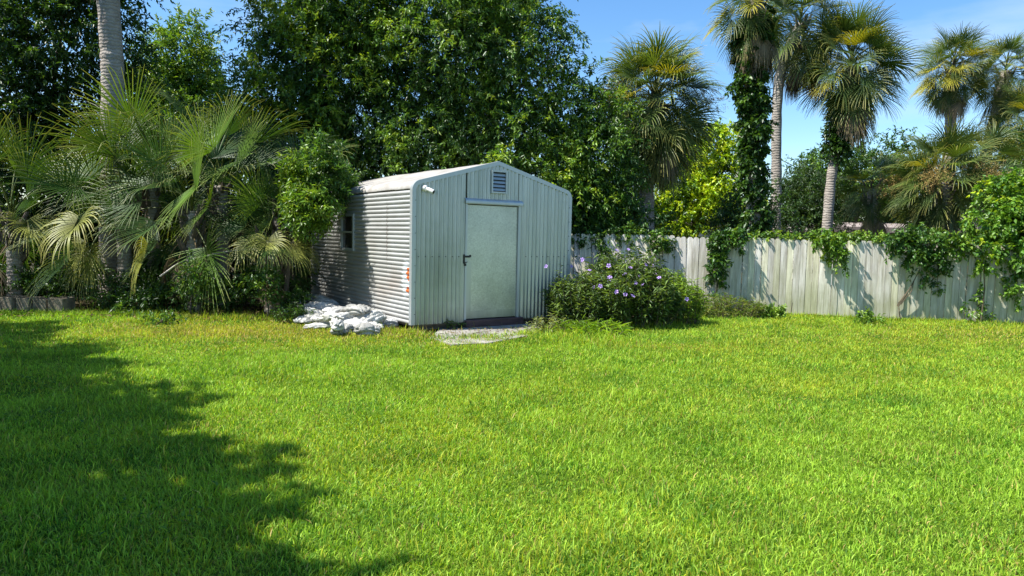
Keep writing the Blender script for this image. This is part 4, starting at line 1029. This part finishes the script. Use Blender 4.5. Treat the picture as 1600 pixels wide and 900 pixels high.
# young shoots hanging through the dark trees and above the shed
for (x, y, Y, ln, lab) in ((780, 250, 15.6, .55, 'bright young vine shoot standing up behind the shed ridge'), (870, 275, 16.2, .9, 'pale green vine shoots above the right eave of the shed'), (512, 140, 16.4, 1.6, 'pale leafy vine trail hanging in the dark tree left of centre'), (620, 210, 16.2, 1.2, 'pale leafy vine trail hanging in the trees above the shed roof')):
    bl = []; 
    for k in range(5):
        q = at(x + 6 * math.sin(k * 2.2 + x), y, Y); bl.append((q.x, q.y, q.z - ln * k / 5 + .1, .16 + .06 * (k % 2), .16, .15))
    vine(lab, bl, 75, at(x, y, Y) + Vector((0, 0, -ln)), nl=11, slen=.2, lL=.10, lW=.04, pal=BRIGHT, light=YELLOW, light_p=.3, group='vine shoots in the trees')
for (x, y, lab) in ((1204, 495, 'low leafy weed at the foot of the fence near the bare palm'), (1355, 505, 'small weed tuft at the fence foot below the creeper'), (1412, 470, 'reddish weed sprig between two fence boards')):
    q = gnd(x, y + 2); tree('weed', lab, 'weed', (q.x, q.y, 0), .06, .008, [(q.x, q.y, .08, .30 if x < 1300 else .2, .12, .12)], 100 if x < 1300 else 50, 10, .12, .07, .04, BRIGHT, seed=x, up=.5)

# ------------------------------------------------------------------ flower bush beside the shed
def stems_bush(label, cx, cy, rx, ry, h, n, pal, seed, name='flower_bush', lL=.13, lW=.022, nleaf=46, cat='bush', flowers=0, hvar=.2, fpos=None):
    base = Vector((cx, cy, 0)); root = empty(name, base, 0, label, cat); r = np.random.default_rng(seed)
    a = r.uniform(0, 2 * PI, n); q = np.sqrt(r.uniform(0, 1, n)); X = np.cos(a) * q * rx; Y = np.sin(a) * q * ry
    H = h * (1 - .42 * q ** 2.2) * r.uniform(1 - hvar, 1 + hvar * .5, n)
    lean = np.stack([X * .15 + r.normal(0, .07, n), Y * .22 + r.normal(0, .07, n)], 1)
    mb = MB()
    for i in range(n):
        mb.tube([(X[i], Y[i], 0), (X[i] + lean[i, 0] * .5, Y[i] + lean[i, 1] * .5, H[i] * .55), (X[i] + lean[i, 0], Y[i] + lean[i, 1], H[i])], [.006, .005, .003], 4, cap=False)
    mb.build('stems', M['twig'], root)
    t = r.uniform(.12, 1, (n, nleaf)) ** .8
    P = np.stack([X[:, None] + lean[:, 0:1] * t, Y[:, None] + lean[:, 1:2] * t, H[:, None] * t], -1).reshape(-1, 3)
    m = len(P); az = r.uniform(0, 2 * PI, m); D = np.stack([np.cos(az), np.sin(az), r.uniform(-.5, .9, m)], 1)
    C = pick(pal, m) * r.uniform(.7, 1.3, (m, 1)); s = r.uniform(.6, 1.2, m)
    V, T, C = leaf_arrays(P, D, np.array([0, 0, 1.]) + rdir(m) * .3, lL * s, lW * s, C, curl=.25)
    link('foliage', np_mesh('foliage', V, T, M['leaf'], C), root)
    if flowers:
        mbf = MB()                      # one five-lobed trumpet flower
        nP = 5; ring = []
        mbf.add([(0, 0, -.03)] + [(.009 * math.cos(2 * PI * k / 10), .009 * math.sin(2 * PI * k / 10), 0) for k in range(10)], [(0, k + 1, (k + 1) % 10 + 1) for k in range(10)])
        for k in range(5):
            a0 = 2 * PI * k / 5; c = lambda rr_, da, z: (rr_ * math.cos(a0 + da), rr_ * math.sin(a0 + da), z)
            mbf.add([c(.006, 0, 0), c(.018, -.50, .006), c(.034, -.42, .004), c(.038, 0, .0), c(.034, .42, .004), c(.018, .50, .006)], [(0, 1, 2, 3), (0, 3, 4, 5)])
        fm = mbf.mesh('flower', M['petal'])
        pts = fpos or []
        for k in range(flowers):
            if k < len(pts): loc = Vector(pts[k]) - base
            else:
                i = r.integers(n); loc = Vector((X[i] + lean[i, 0], Y[i] + lean[i, 1] - .03, H[i] + .01))
            o = bpy.data.objects.new('flower', fm); COL.objects.link(o); o.parent = root; o.location = loc
            o.rotation_euler = (rad(random.uniform(20, 75)), rad(random.uniform(-30, 30)), random.uniform(-.8, .8)); o.scale = (random.uniform(.9, 1.25),) * 3
    return root
PET = [((.055, .105, .035), 3), ((.095, .165, .045), 3), ((.17, .26, .07), 3)]
fl = [at(x, y, Y) for (x, y, Y) in ((910, 405, 13.0), (951, 415, 12.85), (921, 422, 12.7), (985, 418, 12.9), (1023, 428, 13.0), (1010, 414, 13.1), (976, 428, 12.7), (963, 456, 12.35), (993, 442, 12.5), (1004, 444, 12.5), (989, 462, 12.4), (977, 460, 12.35), (1030, 436, 12.9), (893, 416, 13.2), (953, 433, 12.6), (1000, 432, 12.7), (1044, 440, 13.1), (938, 447, 12.5))]
stems_bush('purple-flowered bush with narrow dark leaves beside the shed', 2.15, 13.2, .82, .7, 1.30, 270, PET, 5, flowers=26, fpos=fl, hvar=.34, lL=.15, lW=.025)
stems_bush('dark leafy flower bush with few blooms close to the shed corner', 1.25, 12.95, .55, .45, .98, 120, PET, 6, flowers=3, fpos=[at(910, 408, 12.9)])
stems_bush('pale wispy green bush between the purple bush and the fence', 3.15, 13.65, .5, .45, 1.0, 150, [((.14, .26, .03), 3), ((.24, .38, .05), 3)], 7, name='wispy_bush', lL=.10, lW=.014)
stems_bush('sparse dark weed stalks standing against the shed front', .82, 12.78, .22, .14, 1.15, 9, PET, 8, name='weed_stalks', cat='weed', nleaf=26, lL=.09, lW=.02, flowers=1, fpos=[at(853, 416, 12.75)], hvar=.3)
stems_bush('pale sprawling weed in the grass before the shed step', .55, 11.75, .38, .2, .34, 26, [((.2, .26, .1), 3), ((.3, .34, .16), 1)], 9, name='weed_stalks', cat='weed', nleaf=14, lL=.10, lW=.014)
stems_bush('small weed growing at the shed foot left of the door', -1.0 , 11.98, .16, .05, .22, 14, MID, 10, name='weed', cat='weed', nleaf=10, lL=.06, lW=.02)
stems_bush('clump of tall bright grass blades in front of the bush', 1.35, 11.5, .5, .3, .28, 90, [((.16, .30, .03), 2), ((.26, .42, .04), 2)], 11, name='grass_clump', cat='grass clump', nleaf=7, lL=.22, lW=.010)
stems_bush('wispy grass and weeds along the fence foot right of the bush', 4.4, 14.9, .9, .35, .48, 130, [((.15, .24, .05), 3), ((.26, .30, .10), 2)], 12, name='grass_clump', cat='grass clump', nleaf=12, lL=.14, lW=.010)
stems_bush('leafy green plant growing among the left end of the sacks', -3.95, 12.55, .28, .22, .36, 30, MID, 13, name='leafy_plant', cat='plant', nleaf=16, lL=.08, lW=.03)

# ------------------------------------------------------------------ sacks beside the shed
def sack_mesh(seed, a, b, c):
    r = random.Random(seed); nu, nv = 72, 40; vs = []; fs = []
    k1, k2 = r.uniform(-.25, .25), r.uniform(-.2, .2); off = Vector((seed * 3.7, seed * 1.3, 0))
    for j in range(nv + 1):
        v = -PI / 2 + PI * j / nv
        for i in range(nu):
            u = 2 * PI * i / nu
            sg = lambda t, p: math.copysign(abs(t) ** p, t)
            # long axis = x; v runs along it
            x = sg(math.sin(v), .8); cv = max(0, math.cos(v)); ry_ = cv ** .28; rz_ = cv ** .85
            y = sg(math.cos(u), .85) * ry_; z = sg(math.sin(u), .9) * rz_
            X_, Y_, Z_ = x * a, y * b, z * c
            q = Vector((X_ * 3.0, Y_ * 4.2, Z_ * 3.5)) + off
            d = noise.noise(q) * .055 * (.3 + cv)
            def crease(v3, k): return (1 - min(1, abs(noise.noise(v3)) * k)) ** 3
            d -= .055 * crease(Vector((X_ * 2.2 + Y_ * 5 * k1, Y_ * 11, Z_ * 5)) + off * 2, 3.2)
            d -= .034 * crease(Vector((X_ * 9, Y_ * 6 + X_ * 4 * k2, Z_ * 6)) + off * 3, 3.5)
            d -= .016 * crease(Vector((X_ * 14 + Y_ * 9, Y_ * 20, Z_ * 12)) + off, 2.6)
            n_ = Vector((X_ / a ** 2, Y_ / b ** 2, Z_ / c ** 2)); n_.normalize()
            p = Vector((X_, Y_, Z_)) + n_ * d
            p.y += k1 * p.x ** 2; p.z += -.22 * p.x ** 2 * (1 if p.z > 0 else .6) + k2 * .1 * p.x
            p.z = max(p.z, -c * .72)
            vs.append(p)
    for j in range(nv):
        for i in range(nu): fs.append((j * nu + i, j * nu + (i + 1) % nu, (j + 1) * nu + (i + 1) % nu, (j + 1) * nu + i))
    mb = MB(); col = r.choice([(1, 1, 1), (1, 1, .97), (.8, .81, .83), (.62, .62, .6), (.95, .95, .92)]); mb.col = (*col, 1); mb.add(vs, fs)
    return mb
SK = [ # px, py (ground or pile point), Y, yaw, size, z
    (510, 508, 0, 10, 1.05), (560, 512, 0, -12, 1.1), (592, 508, 0, 35, .9), (536, 516, 0, 80, .75), (485, 500, 0, 60, .85), (575, 519, 0, 5, .6),
    (545, 500, .10, 25, 1.0), (520, 498, .12, -35, .95), (575, 500, .12, 50, .9), (490, 490, .06, -20, .85), (600, 496, .10, 100, .7),
    (465, 490, 0, 30, .7), (470, 478, .05, -15, .8), (500, 482, .12, 15, .95), (530, 487, .20, 70, .85), (556, 488, .24, -30, .8), (452, 470, 0, 60, 1.0),
    (480, 468, .08, 20, .9), (508, 472, .16, -40, .8), (538, 476, .10, 30, .8), (456, 458, .08, 10, .9), (570, 486, .08, 15, .8), (525, 506, .13, 120, .55), (585, 515, 0, 140, .5)]
desc = {0: 'white sack lying lengthwise at the front left of the pile', 1: 'fat white sack at the very front of the pile', 2: 'white sack at the right end of the pile nearest the shed corner', 3: 'small sack turned end-on in the front row', 4: 'crumpled sack at the left front corner of the pile',
        5: 'flat empty sack tucked in the grass before the pile', 6: 'white sack on top of the front row in the middle', 7: 'creased sack slanting across the front left sacks', 8: 'sack resting on the right front sack', 9: 'sack leaning on the left front corner of the pile',
        10: 'small sack against the shed wall at the right end', 11: 'small sack apart from the pile at its left edge', 12: 'grey-white sack behind the left edge sack', 13: 'long sack in the middle of the second row', 14: 'sack propped up on the second row below the window',
        15: 'highest sack of the pile, right of the window shadow', 16: 'large shaded sack at the far left of the pile', 17: 'shaded sack just right of the far left one', 18: 'folded sack high in the middle of the pile', 19: 'sack pressed against the shed wall under the window',
        20: 'rearmost shaded sack at the back left of the pile', 21: 'sack against the shed wall behind the right front sacks', 22: 'small crushed sack lying crosswise on the front row', 23: 'tiny crumpled sack at the front right in the grass'}
for i, (x, y, z, yaw, s) in enumerate(SK):
    p = gnd(x, y, z + .06)
    u, v = shed_uv(p.x, p.y)
    if u > -.30: p = p - SU * (u + .30)
    c = .105 * (.8 + .4 * random.random()); a = .35 * s; b_ = .20 * s
    o = sack_mesh(i + 1, a, b_, c).build('sack', M['sack'], smooth=True)
    o.location = (p.x, p.y, z + c * .70); o.rotation_euler = (rad(random.uniform(-14, 14)) * (z > 0), rad(random.uniform(-12, 12)) * (z > 0), rad(yaw))
    tag(o, desc[i], 'sack', 'white sacks piled beside the shed')

# ------------------------------------------------------------------ concrete blocks at the left
BL = ['concrete block at the left end of the row, its face lit', 'mossy concrete block second from the left in the row', 'dark concrete block third from the left in the row', 'pale concrete block at the right end of the row']
def block_mb():
    mb = MB(); w_, d_, h_ = .155, .2, .115
    mb.box(-w_, -d_, 0, w_, -d_ + .035, 2 * h_); mb.box(-w_, d_ - .035, 0, w_, d_, 2 * h_)
    for (a, b2) in ((-w_, -w_ + .035), (-.017, .017), (w_ - .035, w_)): mb.box(a, -d_ + .0355, .001, b2, d_ - .0355, 2 * h_ - .001)
    return mb
bm_ = None
for i, x in enumerate((22, 50, 76, 101)):
    p = gnd(x, 488); p.y = 13.25 - .02 * i
    p = Vector(((x - 800) / 1100 * 13.35, p.y, .06))
    if bm_ is None: o = block_mb().build('concrete_block', M['block'], bevel=.006); bm_ = o
    else:
        o = bm_.copy(); COL.objects.link(o)
    o.location = p + Vector((.02, random.uniform(-.03, .03), 0)); o.rotation_euler = (0, 0, random.uniform(-.16, .16) - .05); o.scale = (.86, 1, random.uniform(.9, 1.06))
    tag(o, BL[i], 'concrete block', 'concrete blocks in a row')
mb = MB(); mb.box(-.62, -.18, -.02, .62, .22, .058); o = mb.build('edging_slab', M['block'], bevel=.01); o.location = ((60 - 800) / 1100 * 13.3, 13.28, 0); tag(o, 'long low concrete edging slab beneath the row of blocks', 'slab')

# ------------------------------------------------------------------ street pole, wire, far houses
b = Vector(g0(1150, 30)); pole = empty('street_light', b, 0, 'weathered pale utility pole with a thin lamp arm beyond the fence', 'street light')
tp = at(1156, 203, 30) - b
mb = MB(); mb.tube([(0, 0, 0), tp * .5, tp], [.15, .13, .10], 10); mb.build('pole', M['polewood'], pole, smooth=True)
arm_end = at(1118, 197, 30) - b
mb = MB(); mb.tube([tp - Vector((0, 0, .2)), tp + Vector((-.4, 0, .15)), arm_end + Vector((.2, 0, .04)), arm_end], .03, 6); mb.build('lamp_arm', M['trim_metal'], pole)
mb = MB(); e = arm_end; mb.tube([e + Vector((.15, 0, 0)), e + Vector((0, 0, .02)), e + Vector((-.3, 0, 0)), e + Vector((-.5, 0, -.02))], [.04, .09, .1, .03], 10); mb.build('lamp_head', M['camwhite'], pole, smooth=True)
p, q = at(1150, 215, 30), at(1700, 395, 62)
mb = MB(); mb.tube([(q - p) * (k / 14) + Vector((0, 0, -1.6 * math.sin(PI * k / 14))) for k in range(15)], .02, 5); o = mb.build('power_line', M['black']); o.location = p; tag(o, 'thin black power line sagging across the sky between palms', 'power line')
def house(label, x0, x1, Y, zw, zr, depth=7):
    a = at(x0, 370, Y); b_ = at(x1, 370, Y); base = Vector((a.x, Y, 0)); W_ = b_.x - a.x
    r = empty('house', base, 0, label, 'house')
    MB().box(0, 0, 0, W_, depth, zw).build('wall', M['stucco'], r)
    mb = MB(); o_ = .5
    mb.add([(-o_, -o_, zw + .002), (W_ + o_, -o_, zw + .002), (W_ + o_, depth + o_, zw + .002), (-o_, depth + o_, zw + .002), (-o_, -o_, zw + .2), (W_ + o_, -o_, zw + .2), (W_ + o_, depth + o_, zw + .2), (-o_, depth + o_, zw + .2), (1.2, depth / 2, zr), (W_ - 1.2, depth / 2, zr)],
           [(3, 2, 1, 0), (0, 1, 5, 4), (1, 2, 6, 5), (2, 3, 7, 6), (3, 0, 4, 7), (4, 5, 9, 8), (5, 6, 9), (6, 7, 8, 9), (7, 4, 8)])
    mb.build('roof', M['roofing'], r)
    k = 0; x = 1.0
    while x + 1.6 < W_:
        mb = MB()
        for (q0, q1, s0, s1) in ((x, x + 1.4, .95, 1.0), (x, x + 1.4, 1.95, 2.0), (x, x + .05, 1.0, 1.95), (x + 1.35, x + 1.4, 1.0, 1.95), (x + .68, x + .72, 1.0, 1.95)): mb.box(q0, -.05, s0, q1, -.002, s1)
        wn = mb.build('window', M['camwhite'], r); MB().box(x + .05, -.02, 1.0, x + 1.35, -.004, 1.95).build('pane', M['darkglass'], wn)
        x += 3.1
    return r
house('low house with a grey-brown roof seen through the yellow tree', 1000, 1215, 36, 2.45, 3.5)
h = house('low white-trimmed house far behind the small brown palm', 1312, 1480, 26.5, 2.02, 2.55)
h = house('distant house behind the dark trees left of the shed', 560, 760, 40, 2.4, 3.4)
